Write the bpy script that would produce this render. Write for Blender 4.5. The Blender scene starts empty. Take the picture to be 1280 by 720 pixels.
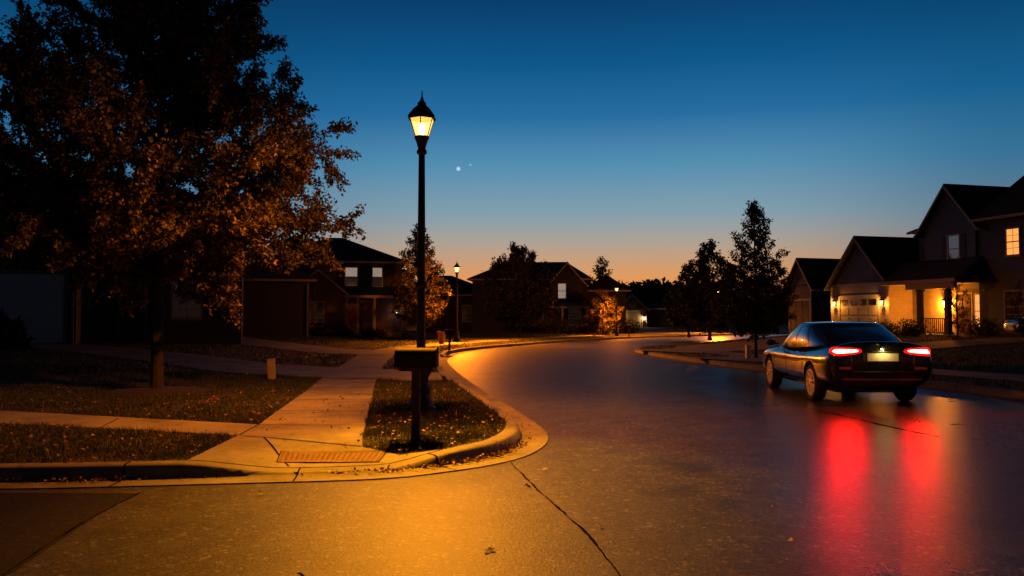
import bpy, bmesh, math, random
import numpy as np
from mathutils import Vector, Matrix, geometry
from mathutils.bvhtree import BVHTree

SC = bpy.context.scene
COL = SC.collection
R = math.radians
rng = np.random.default_rng(7)
random.seed(7)

# ------------------------------------------------------------------ camera
CAM_H, F, PITCH = 1.56, 1000.0, math.atan(0.035)
cam = bpy.data.cameras.new('Camera')
cam.sensor_width = 36
cam.lens = 36 * F / 1280
cam.clip_start = 0.1
cam.clip_end = 3000
camo = bpy.data.objects.new('Camera', cam)
COL.objects.link(camo)
camo.location = (0, 0, CAM_H)
camo.rotation_euler = (math.pi / 2 + PITCH, 0, 0)
SC.camera = camo


def ray(px, py):
    u, v = (px - 640) / F, (360 - py) / F
    return u, math.cos(PITCH) - v * math.sin(PITCH), math.sin(PITCH) + v * math.cos(PITCH)


def P(px, py, z=0.14):                      # point of the plane z that the photo shows at (px, py)
    dx, dy, dz = ray(px, py)
    t = (z - CAM_H) / dz
    return dx * t, dy * t


def Q(px, py, Y):                           # point at depth Y
    dx, dy, dz = ray(px, py)
    t = Y / dy
    return Vector((dx * t, Y, CAM_H + dz * t))


# ------------------------------------------------------------------ helpers
def tag(o, label=None, cat=None, group=None, kind=None):
    if label: o['label'] = label
    if cat: o['category'] = cat
    if group: o['group'] = group
    if kind: o['kind'] = kind
    return o


def thing(name, label, cat, loc=(0, 0, 0), rz=0.0, group=None):
    o = bpy.data.objects.new(name, None)
    o.empty_display_size = 0.2
    COL.objects.link(o)
    o.location = loc
    o.rotation_euler = (0, 0, rz)
    return tag(o, label, cat, group)


def link_mesh(name, me, mat=None, parent=None, smooth=False):
    o = bpy.data.objects.new(name, me)
    COL.objects.link(o)
    if mat: me.materials.append(mat)
    if smooth:
        me.polygons.foreach_set('use_smooth', np.ones(len(me.polygons), dtype=bool))
    if parent: o.parent = parent
    return o


def np_mesh(name, V, FQ, mat=None, parent=None, smooth=False):
    """fast mesh: V (n,3), FQ (m,k) faces of equal size"""
    me = bpy.data.meshes.new(name)
    V = np.asarray(V, dtype=np.float32)
    FQ = np.asarray(FQ, dtype=np.int32)
    m, k = FQ.shape
    me.vertices.add(len(V))
    me.vertices.foreach_set('co', V.ravel())
    me.loops.add(m * k)
    me.loops.foreach_set('vertex_index', FQ.ravel())
    me.polygons.add(m)
    me.polygons.foreach_set('loop_start', np.arange(0, m * k, k, dtype=np.int32))
    me.update(calc_edges=True)
    me.validate()
    return link_mesh(name, me, mat, parent, smooth)


class MB:
    def __init__(s):
        s.v, s.f = [], []

    def add(s, vs, fs):
        b = len(s.v)
        s.v += [tuple(p) for p in vs]
        s.f += [tuple(i + b for i in f) for f in fs]
        return s

    def box(s, x0, x1, y0, y1, z0, z1):
        return s.add([(x0, y0, z0), (x1, y0, z0), (x1, y1, z0), (x0, y1, z0), (x0, y0, z1), (x1, y0, z1), (x1, y1, z1), (x0, y1, z1)],
                     [(0, 3, 2, 1), (4, 5, 6, 7), (0, 1, 5, 4), (1, 2, 6, 5), (2, 3, 7, 6), (3, 0, 4, 7)])

    def prism(s, poly, d):                  # poly: 3D outline; extruded by the vector d
        n = len(poly)
        d = Vector(d)
        a = [Vector(p) for p in poly]
        return s.add(a + [p + d for p in a], [tuple(range(n))[::-1], tuple(range(n, 2 * n))] + [(i, (i + 1) % n, n + (i + 1) % n, n + i) for i in range(n)])

    def tube(s, pts, rad, n=8):
        pts = [Vector(p) for p in pts]
        rings = []
        for i, p in enumerate(pts):
            t = (pts[min(i + 1, len(pts) - 1)] - pts[max(i - 1, 0)]).normalized()
            a = t.orthogonal().normalized() if abs(t.z) > .9 else t.cross(Vector((0, 0, 1))).normalized()
            b = t.cross(a)
            rings.append([p + (a * math.cos(2 * math.pi * k / n) + b * math.sin(2 * math.pi * k / n)) * rad[i] for k in range(n)])
        vs = [q for r in rings for q in r]
        fs = [(i * n + k, i * n + (k + 1) % n, (i + 1) * n + (k + 1) % n, (i + 1) * n + k) for i in range(len(pts) - 1) for k in range(n)]
        fs += [tuple(range(n))[::-1], tuple(range((len(pts) - 1) * n, len(pts) * n))]
        return s.add(vs, fs)

    def lathe(s, prof, n=24, c=(0, 0, 0), ph=0.0, cap=True):
        vs = [(c[0] + r * math.cos(ph + 2 * math.pi * k / n), c[1] + r * math.sin(ph + 2 * math.pi * k / n), c[2] + z) for r, z in prof for k in range(n)]
        fs = [(i * n + k, i * n + (k + 1) % n, (i + 1) * n + (k + 1) % n, (i + 1) * n + k) for i in range(len(prof) - 1) for k in range(n)]
        if cap: fs += [tuple(range(n))[::-1], tuple(range((len(prof) - 1) * n, len(prof) * n))]
        return s.add(vs, fs)

    def xf(s, m):
        s.v = [tuple(m @ Vector(p)) for p in s.v]
        return s

    def build(s, name, mat, parent=None, smooth=False, bevel=0.0):
        me = bpy.data.meshes.new(name)
        me.from_pydata(s.v, [], s.f)
        bm = bmesh.new()
        bm.from_mesh(me)
        bmesh.ops.recalc_face_normals(bm, faces=bm.faces)
        if bevel:
            bmesh.ops.bevel(bm, geom=[e for e in bm.edges if len(e.link_faces) == 2 and e.calc_face_angle(0) > .6], offset=bevel, segments=2, affect='EDGES', profile=.6)
        bm.to_mesh(me)
        bm.free()
        o = link_mesh(name, me, mat, parent, smooth)
        if smooth:
            try: me.set_sharp_from_angle(angle=R(35))
            except Exception: pass
        return o


def copy_thing(o, parent=None):
    c = o.copy()
    COL.objects.link(c)
    if parent: c.parent = parent
    for ch in list(o.children):
        copy_thing(ch, c)
    return c


# ------------------------------------------------------------------ materials
def s2l(r, g, b):
    f = lambda c: (c / 255 / 12.92) if c / 255 <= .04045 else ((c / 255 + .055) / 1.055) ** 2.4
    return (f(r), f(g), f(b), 1)


class NT:
    def __init__(s, name):
        s.m = bpy.data.materials.new(name)
        s.m.use_nodes = True
        s.t = s.m.node_tree
        s.b = s.t.nodes['Principled BSDF']
        s.out = s.t.nodes['Material Output']

    def n(s, kind, **kw):
        nd = s.t.nodes.new('ShaderNode' + kind)
        for k, v in kw.items():
            if k in nd.inputs: nd.inputs[k].default_value = v
            else: setattr(nd, k, v)
        return nd

    def l(s, a, b):
        s.t.links.new(a, b)


def noise(T, vec, scale, detail=3, rough=.55):
    nd = T.n('TexNoise')
    nd.inputs['Scale'].default_value = scale
    nd.inputs['Detail'].default_value = detail
    nd.inputs['Roughness'].default_value = rough
    if vec is not None: T.l(vec, nd.inputs['Vector'])
    return nd.outputs['Fac']


def ramp(T, fac, stops):
    r = T.n('ValToRGB')
    e = r.color_ramp.elements
    while len(e) < len(stops): e.new(.5)
    for i, (p, c) in enumerate(stops):
        e[i].position = p
        e[i].color = c if len(c) == 4 else (*c, 1)
    T.l(fac, r.inputs['Fac'])
    return r.outputs['Color']


def g(v): return (v, v, v, 1)


def bump(T, h, strength, dist=.01, normal=None):
    b = T.n('Bump')
    b.inputs['Strength'].default_value = strength
    b.inputs['Distance'].default_value = dist
    T.l(h, b.inputs['Height'])
    if normal is not None: T.l(normal, b.inputs['Normal'])
    return b.outputs['Normal']


def simple(name, col, rough=.6, metal=0.0, spec=.5, var=.25, scale=6.0, bmp=.15, bs=60.0, coat=0.0):
    T = NT(name)
    c = T.n('TexCoord').outputs['Object']
    lo = tuple(x * (1 - var) for x in col)
    hi = tuple(min(1, x * (1 + var)) for x in col)
    T.l(ramp(T, noise(T, c, scale, 5), [(.3, lo), (.7, hi)]), T.b.inputs['Base Color'])
    T.b.inputs['Roughness'].default_value = rough
    T.b.inputs['Metallic'].default_value = metal
    T.b.inputs['Specular IOR Level'].default_value = spec
    if coat: T.b.inputs['Coat Weight'].default_value = coat; T.b.inputs['Coat Roughness'].default_value = .04
    if bmp: T.l(bump(T, noise(T, c, bs, 4), bmp, .01), T.b.inputs['Normal'])
    return T.m


def emit(name, col, strength):
    T = NT(name)
    T.b.inputs['Base Color'].default_value = (*col[:3], 1)
    T.b.inputs['Emission Color'].default_value = (*col[:3], 1)
    T.b.inputs['Emission Strength'].default_value = strength
    return T.m


def asphalt(name, base, wet_lo, wet_hi):
    T = NT(name)
    c = T.n('TexCoord').outputs['Object']
    fine = noise(T, c, 62, 6, .8)
    stone = T.n('TexVoronoi'); stone.inputs['Scale'].default_value = 55; T.l(c, stone.inputs['Vector'])
    big = noise(T, c, .35, 4, .6)
    mid = noise(T, c, 2.3, 5, .65)
    col = ramp(T, fine, [(.36, g(base * .3)), (.52, g(base)), (.68, (base * 2.6, base * 2.5, base * 2.3, 1))])
    mx = T.n('MixRGB', blend_type='MULTIPLY'); mx.inputs[0].default_value = .8
    T.l(col, mx.inputs[1])
    T.l(ramp(T, mid, [(.3, g(.55)), (.7, g(1.2))]), mx.inputs[2])
    agg = T.n('TexVoronoi'); agg.inputs['Scale'].default_value = 34; T.l(c, agg.inputs['Vector'])
    sp_ = T.n('SeparateColor'); T.l(agg.outputs['Color'], sp_.inputs[0])
    mx2 = T.n('MixRGB', blend_type='MULTIPLY'); mx2.inputs[0].default_value = .85
    T.l(mx.outputs[0], mx2.inputs[1]); T.l(ramp(T, sp_.outputs[0], [(.0, g(.45)), (.6, g(.9)), (.93, g(1.2)), (1.0, g(2.6))]), mx2.inputs[2])
    oil = noise(T, c, .9, 3, .5)
    mx3 = T.n('MixRGB', blend_type='MULTIPLY'); mx3.inputs[0].default_value = 1
    T.l(mx2.outputs[0], mx3.inputs[1]); T.l(ramp(T, oil, [(.3, g(.5)), (.42, g(1))]), mx3.inputs[2])
    T.l(mx3.outputs[0], T.b.inputs['Base Color'])
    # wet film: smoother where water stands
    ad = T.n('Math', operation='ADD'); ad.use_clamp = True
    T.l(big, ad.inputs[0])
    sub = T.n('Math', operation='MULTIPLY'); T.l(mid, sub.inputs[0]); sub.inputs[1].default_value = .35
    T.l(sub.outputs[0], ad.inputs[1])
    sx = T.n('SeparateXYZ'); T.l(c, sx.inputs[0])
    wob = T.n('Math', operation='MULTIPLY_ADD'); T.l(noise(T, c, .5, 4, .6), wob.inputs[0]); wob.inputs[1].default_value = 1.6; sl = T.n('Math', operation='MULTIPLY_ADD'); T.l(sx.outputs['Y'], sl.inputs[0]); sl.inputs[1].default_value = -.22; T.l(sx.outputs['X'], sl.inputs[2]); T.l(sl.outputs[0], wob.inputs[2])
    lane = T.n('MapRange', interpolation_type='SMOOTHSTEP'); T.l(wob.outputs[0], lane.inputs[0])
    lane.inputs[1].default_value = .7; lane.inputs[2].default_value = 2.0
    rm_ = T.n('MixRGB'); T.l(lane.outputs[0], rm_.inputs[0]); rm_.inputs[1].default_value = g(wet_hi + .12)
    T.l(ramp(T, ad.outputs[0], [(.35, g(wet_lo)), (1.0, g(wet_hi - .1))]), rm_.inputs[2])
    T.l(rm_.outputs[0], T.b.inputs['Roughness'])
    T.b.inputs['Specular IOR Level'].default_value = .15
    n1 = bump(T, stone.outputs['Distance'], .3, .005)
    n2 = bump(T, fine, .35, .004, n1)
    T.l(n2, T.b.inputs['Normal'])
    return T.m


def concrete(name, base=.36):
    T = NT(name)
    c = T.n('TexCoord').outputs['Object']
    a = ramp(T, noise(T, c, 1.6, 6, .65), [(.3, (base * .72, base * .7, base * .66, 1)), (.7, (base * 1.1, base * 1.08, base * 1.03, 1))])
    mx = T.n('MixRGB', blend_type='MULTIPLY'); mx.inputs[0].default_value = .7
    T.l(a, mx.inputs[1])
    T.l(ramp(T, noise(T, c, 70, 4, .7), [(.35, g(.7)), (.6, g(1.05))]), mx.inputs[2])
    mx2 = T.n('MixRGB', blend_type='MULTIPLY'); mx2.inputs[0].default_value = 1
    T.l(mx.outputs[0], mx2.inputs[1]); T.l(ramp(T, noise(T, c, .8, 7, .72), [(.32, (.5, .47, .43, 1)), (.5, g(.92)), (.7, g(1.1))]), mx2.inputs[2])
    mx3 = T.n('MixRGB', blend_type='MULTIPLY'); mx3.inputs[0].default_value = 1
    T.l(mx2.outputs[0], mx3.inputs[1]); T.l(ramp(T, noise(T, c, 7, 4, .6), [(.28, g(.6)), (.4, g(1))]), mx3.inputs[2])
    T.l(mx3.outputs[0], T.b.inputs['Base Color'])
    T.b.inputs['Roughness'].default_value = .75
    T.b.inputs['Specular IOR Level'].default_value = .35
    T.l(bump(T, noise(T, c, 120, 4), .3, .004), T.b.inputs['Normal'])
    return T.m


def lapped(name, col, step=.13):
    """horizontal lap siding"""
    T = NT(name)
    c = T.n('TexCoord').outputs['Object']
    sp = T.n('SeparateXYZ'); T.l(c, sp.inputs[0])
    d = T.n('Math', operation='DIVIDE'); T.l(sp.outputs['Z'], d.inputs[0]); d.inputs[1].default_value = step
    f = T.n('Math', operation='FRACT'); T.l(d.outputs[0], f.inputs[0])
    T.l(ramp(T, noise(T, c, 4, 4), [(.3, tuple(x * .85 for x in col)), (.7, tuple(x * 1.1 for x in col))]), T.b.inputs['Base Color'])
    inv = T.n('Math', operation='SUBTRACT'); inv.inputs[0].default_value = 1; T.l(f.outputs[0], inv.inputs[1])
    T.l(bump(T, inv.outputs[0], 1.0, .022), T.b.inputs['Normal'])
    T.b.inputs['Roughness'].default_value = .55
    return T.m


def bricks(name, c1, c2, mortar):
    T = NT(name)
    c = T.n('TexCoord').outputs['Object']
    sp = T.n('SeparateXYZ'); T.l(c, sp.inputs[0])
    a = T.n('Math', operation='ADD'); T.l(sp.outputs['X'], a.inputs[0]); T.l(sp.outputs['Y'], a.inputs[1])
    cb = T.n('CombineXYZ'); T.l(a.outputs[0], cb.inputs[0]); T.l(sp.outputs['Z'], cb.inputs[1])
    b = T.n('TexBrick'); T.l(cb.outputs[0], b.inputs['Vector'])
    b.inputs['Color1'].default_value = (*c1, 1); b.inputs['Color2'].default_value = (*c2, 1); b.inputs['Mortar'].default_value = (*mortar, 1)
    b.inputs['Scale'].default_value = 1; b.inputs['Brick Width'].default_value = .21; b.inputs['Row Height'].default_value = .075
    b.inputs['Mortar Size'].default_value = .008
    T.l(b.outputs['Color'], T.b.inputs['Base Color'])
    T.l(bump(T, b.outputs['Fac'], -.4, .01), T.b.inputs['Normal'])
    T.b.inputs['Roughness'].default_value = .8
    return T.m


def shingles(name, col):
    T = NT(name)
    c = T.n('TexCoord').outputs['Object']
    sp = T.n('SeparateXYZ'); T.l(c, sp.inputs[0])
    a = T.n('Math', operation='ADD'); T.l(sp.outputs['X'], a.inputs[0]); T.l(sp.outputs['Y'], a.inputs[1])
    cb = T.n('CombineXYZ'); T.l(a.outputs[0], cb.inputs[0]); T.l(sp.outputs['Z'], cb.inputs[1])
    b = T.n('TexBrick'); T.l(cb.outputs[0], b.inputs['Vector'])
    b.inputs['Color1'].default_value = (*[x * .7 for x in col], 1); b.inputs['Color2'].default_value = (*[x * 1.2 for x in col], 1)
    b.inputs['Mortar'].default_value = (*[x * .35 for x in col], 1)
    b.inputs['Scale'].default_value = 1; b.inputs['Brick Width'].default_value = .32; b.inputs['Row Height'].default_value = .11; b.inputs['Mortar Size'].default_value = .008
    T.l(b.outputs['Color'], T.b.inputs['Base Color'])
    T.b.inputs['Roughness'].default_value = .9
    T.l(bump(T, b.outputs['Fac'], -.5, .01), T.b.inputs['Normal'])
    return T.m


def leafmat(name, cols, trans=.3):
    T = NT(name)
    c = T.n('TexCoord').outputs['Object']
    gi = T.n('NewGeometry')
    r = T.n('TexNoise'); r.inputs['Scale'].default_value = 9; r.inputs['Detail'].default_value = 2; T.l(c, r.inputs['Vector'])
    ad = T.n('Math', operation='ADD'); T.l(r.outputs['Fac'], ad.inputs[0])
    mu = T.n('Math', operation='MULTIPLY_ADD'); T.l(gi.outputs['Random Per Island'], mu.inputs[0]); mu.inputs[1].default_value = .8; mu.inputs[2].default_value = -.4
    T.l(mu.outputs[0], ad.inputs[1])
    n = len(cols)
    col = ramp(T, ad.outputs[0], [(.15 + .7 * i / (n - 1), cols[i]) for i in range(n)])
    T.l(col, T.b.inputs['Base Color'])
    T.b.inputs['Roughness'].default_value = .55
    T.b.inputs['Specular IOR Level'].default_value = .3
    tr = T.n('BsdfTranslucent'); T.l(col, tr.inputs['Color'])
    mx = T.n('MixShader'); mx.inputs[0].default_value = trans
    T.l(T.b.outputs[0], mx.inputs[1]); T.l(tr.outputs[0], mx.inputs[2]); T.l(mx.outputs[0], T.out.inputs['Surface'])
    return T.m


def glass(name, refl=.5, tint=(.01, .012, .015)):
    T = NT(name)
    T.b.inputs['Base Color'].default_value = (*tint, 1)
    T.b.inputs['Roughness'].default_value = .3
    gl = T.n('BsdfGlossy'); gl.inputs['Roughness'].default_value = .03
    c = T.n('TexCoord').outputs['Object']
    T.l(bump(T, noise(T, c, 1.2, 1), .05, .02), gl.inputs['Normal'])
    mx = T.n('MixShader'); mx.inputs[0].default_value = refl
    T.l(T.b.outputs[0], mx.inputs[1]); T.l(gl.outputs[0], mx.inputs[2]); T.l(mx.outputs[0], T.out.inputs['Surface'])
    return T.m


def lantern_glass(name, col, strength, clear=.7):
    T = NT(name)
    e = T.n('Emission'); e.inputs['Color'].default_value = (*col, 1); e.inputs['Strength'].default_value = strength
    t = T.n('BsdfTransparent')
    mx = T.n('MixShader'); mx.inputs[0].default_value = clear
    T.l(e.outputs[0], mx.inputs[1]); T.l(t.outputs[0], mx.inputs[2]); T.l(mx.outputs[0], T.out.inputs['Surface'])
    return T.m


SOD = (1.0, .22, .004)
M = {}
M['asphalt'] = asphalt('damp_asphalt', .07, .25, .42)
M['asphalt_old'] = asphalt('old_asphalt', .012, .6, .8)
M['tar'] = simple('tar', (.009, .008, .007), .95, spec=0, var=.4, bs=40)
M['stain'] = simple('stain', (.02, .02, .02), .35, var=.4, bs=60)
M['concrete'] = concrete('concrete', .21)
M['curb'] = concrete('curb_concrete', .2)
M['tactile'] = simple('tactile_paver', (.13, .07, .04), .8, var=.2, scale=14)
M['soil'] = simple('lawn_soil', (.028, .026, .012), .95, var=.5, scale=3, bmp=.6, bs=25)
M['mulch'] = simple('mulch', (.02, .013, .008), .95, var=.5, scale=18, bmp=1, bs=30)
M['grass'] = leafmat('grass_blades', [(.018, .034, .01, 1), (.036, .056, .018, 1), (.09, .09, .034, 1)], .2)
M['litter'] = leafmat('dry_leaves', [(.05, .02, .008, 1), (.16, .075, .025, 1), (.34, .2, .09, 1)], .1)
M['leaf_dark'] = leafmat('browned_leaf', [(.012, .006, .004, 1), (.03, .014, .008, 1)], .05)
M['leaf_autumn'] = leafmat('autumn_foliage', [(.045, .032, .014, 1), (.11, .085, .042, 1), (.24, .2, .12, 1)], .14)
M['leaf_green'] = leafmat('green_foliage', [(.02, .028, .01, 1), (.04, .048, .016, 1), (.07, .065, .02, 1)], .25)
M['leaf_evergreen'] = leafmat('evergreen_foliage', [(.012, .02, .008, 1), (.025, .04, .014, 1)], .15)
M['bark'] = simple('bark', (.022, .016, .012), .9, var=.45, scale=14, bmp=1, bs=22)
M['trim'] = simple('white_trim', (.5, .48, .45), .5, var=.08)
M['trim_tan'] = simple('tan_trim', (.25, .2, .15), .55, var=.1)
M['siding_tan'] = lapped('tan_siding', (.42, .33, .22))
M['siding_grey'] = lapped('grey_siding', (.065, .065, .065))
M['siding_brown'] = lapped('brown_siding', (.055, .04, .03))
M['siding_dark'] = lapped('dark_siding', (.028, .025, .023))
M['siding_pale'] = lapped('pale_siding', (.5, .44, .38))
M['brick'] = bricks('red_brick', (.2, .075, .045), (.13, .05, .035), (.3, .27, .23))
M['brick_dark'] = bricks('brown_brick', (.1, .05, .035), (.06, .032, .025), (.15, .13, .11))
M['roof'] = shingles('roof_shingles', (.035, .032, .032))
M['roof_brown'] = shingles('brown_shingles', (.05, .038, .03))
M['door_red'] = simple('front_door', (.1, .03, .02), .4, var=.1)
M['door_pale'] = simple('garage_door_paint', (.75, .68, .6), .5, var=.06)
M['glass'] = glass('window_glass')
M['blind'] = emit('lit_blind', (1.0, .84, .68), .32)
for nm, st in (('blind', 24.0),):
    T_ = M[nm].node_tree
    nd_ = [T_.nodes.new('ShaderNode' + k_) for k_ in ('TexCoord', 'SeparateXYZ', 'Math', 'Math', 'MapRange')]
    T_.links.new(nd_[0].outputs['Object'], nd_[1].inputs[0]); T_.links.new(nd_[1].outputs['Z'], nd_[2].inputs[0])
    nd_[2].operation = 'MULTIPLY'; nd_[2].inputs[1].default_value = st
    T_.links.new(nd_[2].outputs[0], nd_[3].inputs[0]); nd_[3].operation = 'FRACT'
    T_.links.new(nd_[3].outputs[0], nd_[4].inputs[0]); nd_[4].inputs[3].default_value = .14; nd_[4].inputs[4].default_value = .32
    T_.links.new(nd_[4].outputs[0], T_.nodes['Principled BSDF'].inputs['Emission Strength'])
M['lit'] = emit('lit_window', (1.0, .36, .08), 1.15)
M['lit_cool'] = emit('lit_dim_window', (1.0, .8, .6), .5)
M['black_metal'] = simple('black_metal', (.02, .019, .018), .45, metal=.0, spec=.5, var=.3, bmp=.2, bs=90)
M['bronze'] = simple('bronze_paint', (.06, .04, .022), .42, var=.25, bmp=.15, bs=80)
M['lamp_glass'] = lantern_glass('lamp_glass', (1.0, .50, .09), 3.6, .6)
M['bulb'] = emit('bulb_glow', (1.0, .78, .42), 9)
M['bulb'].node_tree.nodes['Principled BSDF'].inputs['Base Color'].default_value = (0, 0, 0, 1)
M['bulb'].node_tree.nodes['Principled BSDF'].inputs['Specular IOR Level'].default_value = 0
M['no_glare_black'] = simple('no_glare_lantern_metal', (.0006, .0005, .0004), .95, spec=0.0, var=.2, bmp=0)  # near-black so the close lamp light leaves no glare inside the lantern
M['bulb_small'] = emit('small_bulb_glow', (1.0, .6, .25), 30)
M['bulb_white'] = emit('white_bulb_glow', (1.0, .9, .75), 14)
M['mailbox'] = simple('mailbox_paint', (.02, .015, .012), .7, spec=.12, var=.3, bmp=.1)
M['post_wood'] = simple('post_wood', (.03, .02, .014), .8, var=.4, scale=20, bmp=.6)
M['red_flag'] = simple('red_flag', (.3, .02, .015), .5, var=.1)
M['beige'] = simple('beige_plastic', (.42, .33, .2), .55, var=.1)
M['pale_plastic'] = simple('pale_plastic', (.6, .56, .48), .5, var=.1)
M['terracotta'] = simple('terracotta', (.35, .16, .07), .8, var=.2)
M['hills'] = simple('wood_dark', (.012, .012, .008), 1)
M['paint'] = simple('black_car_paint', (.006, .006, .007), .22, var=.2, bmp=0, coat=1.0)
M['paint_blue'] = simple('blue_car_paint', (.008, .014, .04), .25, var=.2, bmp=0, coat=1.0)
M['car_glass'] = glass('car_glass', .42, (.004, .005, .006))
M['tyre'] = simple('tyre_rubber', (.014, .014, .014), .8, var=.3, bmp=.4, bs=120)
M['rim'] = simple('alloy_rim', (.85, .78, .62), .4, metal=0.2, var=.08, bmp=0)
M['chrome'] = simple('chrome', (.7, .7, .7), .15, metal=1, var=.05, bmp=0)
M['black_plastic'] = simple('black_plastic', (.012, .012, .012), .55, var=.2)
M['tail_core'] = emit('tail_light_lamp', (1.0, .010, .006), 380)
M['tail_red'] = emit('tail_light_lens', (1.0, .004, .002), 1.6)  # lit lens, its red glow spread wide to imitate a halo round the lamp
M['tail_off'] = simple('unlit_lens', (.1, .004, .004), .2, var=.1, bmp=0, coat=1)
M['reflector'] = simple('amber_reflector', (.5, .2, .06), .25, metal=.3, var=.1, bmp=0)
M['plate'] = emit('lit_plate', (.95, .62, .2), .75)
M['plate_off'] = simple('plate_paint', (.6, .55, .4), .5, var=.05)
M['lens'] = glass('headlamp_lens', .4, (.3, .3, .3))

# ------------------------------------------------------------------ sky
w = bpy.data.worlds.new('World')
SC.world = w
w.use_nodes = True
wt = w.node_tree
bg = wt.nodes['Background']
L = wt.links.new


def wn(k, **kw):
    n = wt.nodes.new('ShaderNode' + k)
    for a, b in kw.items(): setattr(n, a, b)
    return n


def wmath(op, a, b=None, clamp=False):
    n = wn('Math', operation=op, use_clamp=clamp)
    for i, x in enumerate((a, b)):
        if x is None: continue
        if isinstance(x, (int, float)): n.inputs[i].default_value = x
        else: L(x, n.inputs[i])
    return n.outputs[0]


tc = wn('TexCoord').outputs['Generated']
sep = wn('SeparateXYZ'); L(tc, sep.inputs[0])
X, Y, Z = sep.outputs
elev = wmath('ARCSINE', Z)
deg = wmath('MULTIPLY', elev, 180 / math.pi / 60, True)       # 0..60 degrees -> 0..1


def wramp(stops):
    r = wn('ValToRGB')
    r.color_ramp.interpolation = 'LINEAR'
    e = r.color_ramp.elements
    while len(e) < len(stops): e.new(.5)
    for i, (d, c) in enumerate(stops):
        e[i].position = d / 60
        e[i].color = s2l(*c)
    L(deg, r.inputs['Fac'])
    return r.outputs['Color']


glow = wramp([(0, (212, 118, 52)), (2.4, (230, 150, 82)), (3.6, (206, 155, 112)), (5.2, (172, 160, 146)), (7.2, (130, 158, 172)), (10.5, (84, 142, 176)),
              (14, (36, 108, 160)), (17.5, (6, 86, 138)), (22, (3, 58, 104)), (33, (1, 15, 34)), (55, (0, 5, 13))])
dusk = wramp([(0, (110, 84, 78)), (3, (120, 104, 104)), (6, (98, 122, 138)), (10, (52, 112, 150)), (14, (16, 94, 142)), (19, (4, 68, 112)), (24, (2, 50, 90)), (34, (1, 13, 30)), (55, (0, 5, 13))])
hl = wmath('SQRT', wmath('ADD', wmath('MULTIPLY', X, X), wmath('MULTIPLY', Y, Y)))
az = R(5)
cosd = wmath('DIVIDE', wmath('ADD', wmath('MULTIPLY', X, math.sin(az)), wmath('MULTIPLY', Y, math.cos(az))), wmath('MAXIMUM', hl, 1e-4))
mr = wn('MapRange', interpolation_type='SMOOTHSTEP'); L(cosd, mr.inputs[0]); mr.inputs[1].default_value = .885; mr.inputs[2].default_value = .995
mixs = wn('MixRGB'); L(mr.outputs[0], mixs.inputs[0]); L(dusk, mixs.inputs[1]); L(glow, mixs.inputs[2])
# faint atmospheric scatter from the physical sky model, sun below the horizon
sky = wn('TexSky'); sky.sky_type = 'NISHITA'; sky.sun_disc = False
sky.sun_elevation = R(-4); sky.sun_rotation = az
back = wn('MapRange', interpolation_type='SMOOTHSTEP'); L(cosd, back.inputs[0]); back.inputs[1].default_value = -.3; back.inputs[2].default_value = .72; back.inputs[3].default_value = .12
dk = wn('VectorMath', operation='SCALE'); L(mixs.outputs[0], dk.inputs[0]); L(back.outputs[0], dk.inputs['Scale'])
add = wn('MixRGB', blend_type='ADD'); add.inputs[0].default_value = .04
L(dk.outputs[0], add.inputs[1]); L(sky.outputs[0], add.inputs[2])
skycol = add.outputs[0]
for px, py, rad, amt in ((573, 211, .0034, .42), (588, 206, .0018, .2)):      # two small soft pale discs added to the sky colour
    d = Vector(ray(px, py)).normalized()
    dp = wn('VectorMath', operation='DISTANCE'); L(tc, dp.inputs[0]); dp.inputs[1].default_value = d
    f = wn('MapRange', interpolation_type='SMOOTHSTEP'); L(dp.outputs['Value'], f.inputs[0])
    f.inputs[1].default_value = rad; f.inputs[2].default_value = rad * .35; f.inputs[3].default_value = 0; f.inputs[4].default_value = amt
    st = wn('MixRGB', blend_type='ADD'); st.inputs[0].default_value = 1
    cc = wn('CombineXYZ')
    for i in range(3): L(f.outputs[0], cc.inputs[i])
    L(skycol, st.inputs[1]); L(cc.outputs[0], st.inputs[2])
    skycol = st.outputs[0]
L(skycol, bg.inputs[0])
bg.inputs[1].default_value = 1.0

sun = bpy.data.lights.new('afterglow_sun', 'SUN')
sun.energy = .03
sun.angle = R(12)
sun.color = (1, .6, .35)
so = bpy.data.objects.new('afterglow_sun', sun)
COL.objects.link(so)
so.rotation_euler = (R(88.5), 0, math.pi - az)

SC.view_settings.view_transform = 'Standard'
SC.view_settings.look = 'None'
SC.view_settings.exposure = 0
SC.view_settings.gamma = 1
SC.view_settings.use_curve_mapping = False
SC.cycles.use_denoising = True
SC.cycles.sample_clamp_indirect = 3.0
SC.cycles.caustics_reflective = False
SC.cycles.caustics_refractive = False
SC.cycles.max_bounces = 6
SC.cycles.transparent_max_bounces = 12


def lamp_light(parent, loc, watts, col=SOD, rad=.08, kind='POINT', cone=150):
    d = bpy.data.lights.new('lamp_light', kind)
    if kind == 'SPOT':
        d.spot_size = R(cone)
        d.spot_blend = 1.0
    d.energy = watts
    d.color = col
    d.shadow_soft_size = rad
    o = bpy.data.objects.new('lamp_light', d)
    COL.objects.link(o)
    o.parent = parent
    o.location = loc
    return o


def aim(o, target):
    d = Vector(target) - o.location
    o.rotation_euler = d.to_track_quat('-Z', 'Y').to_euler()
    return o


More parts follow.
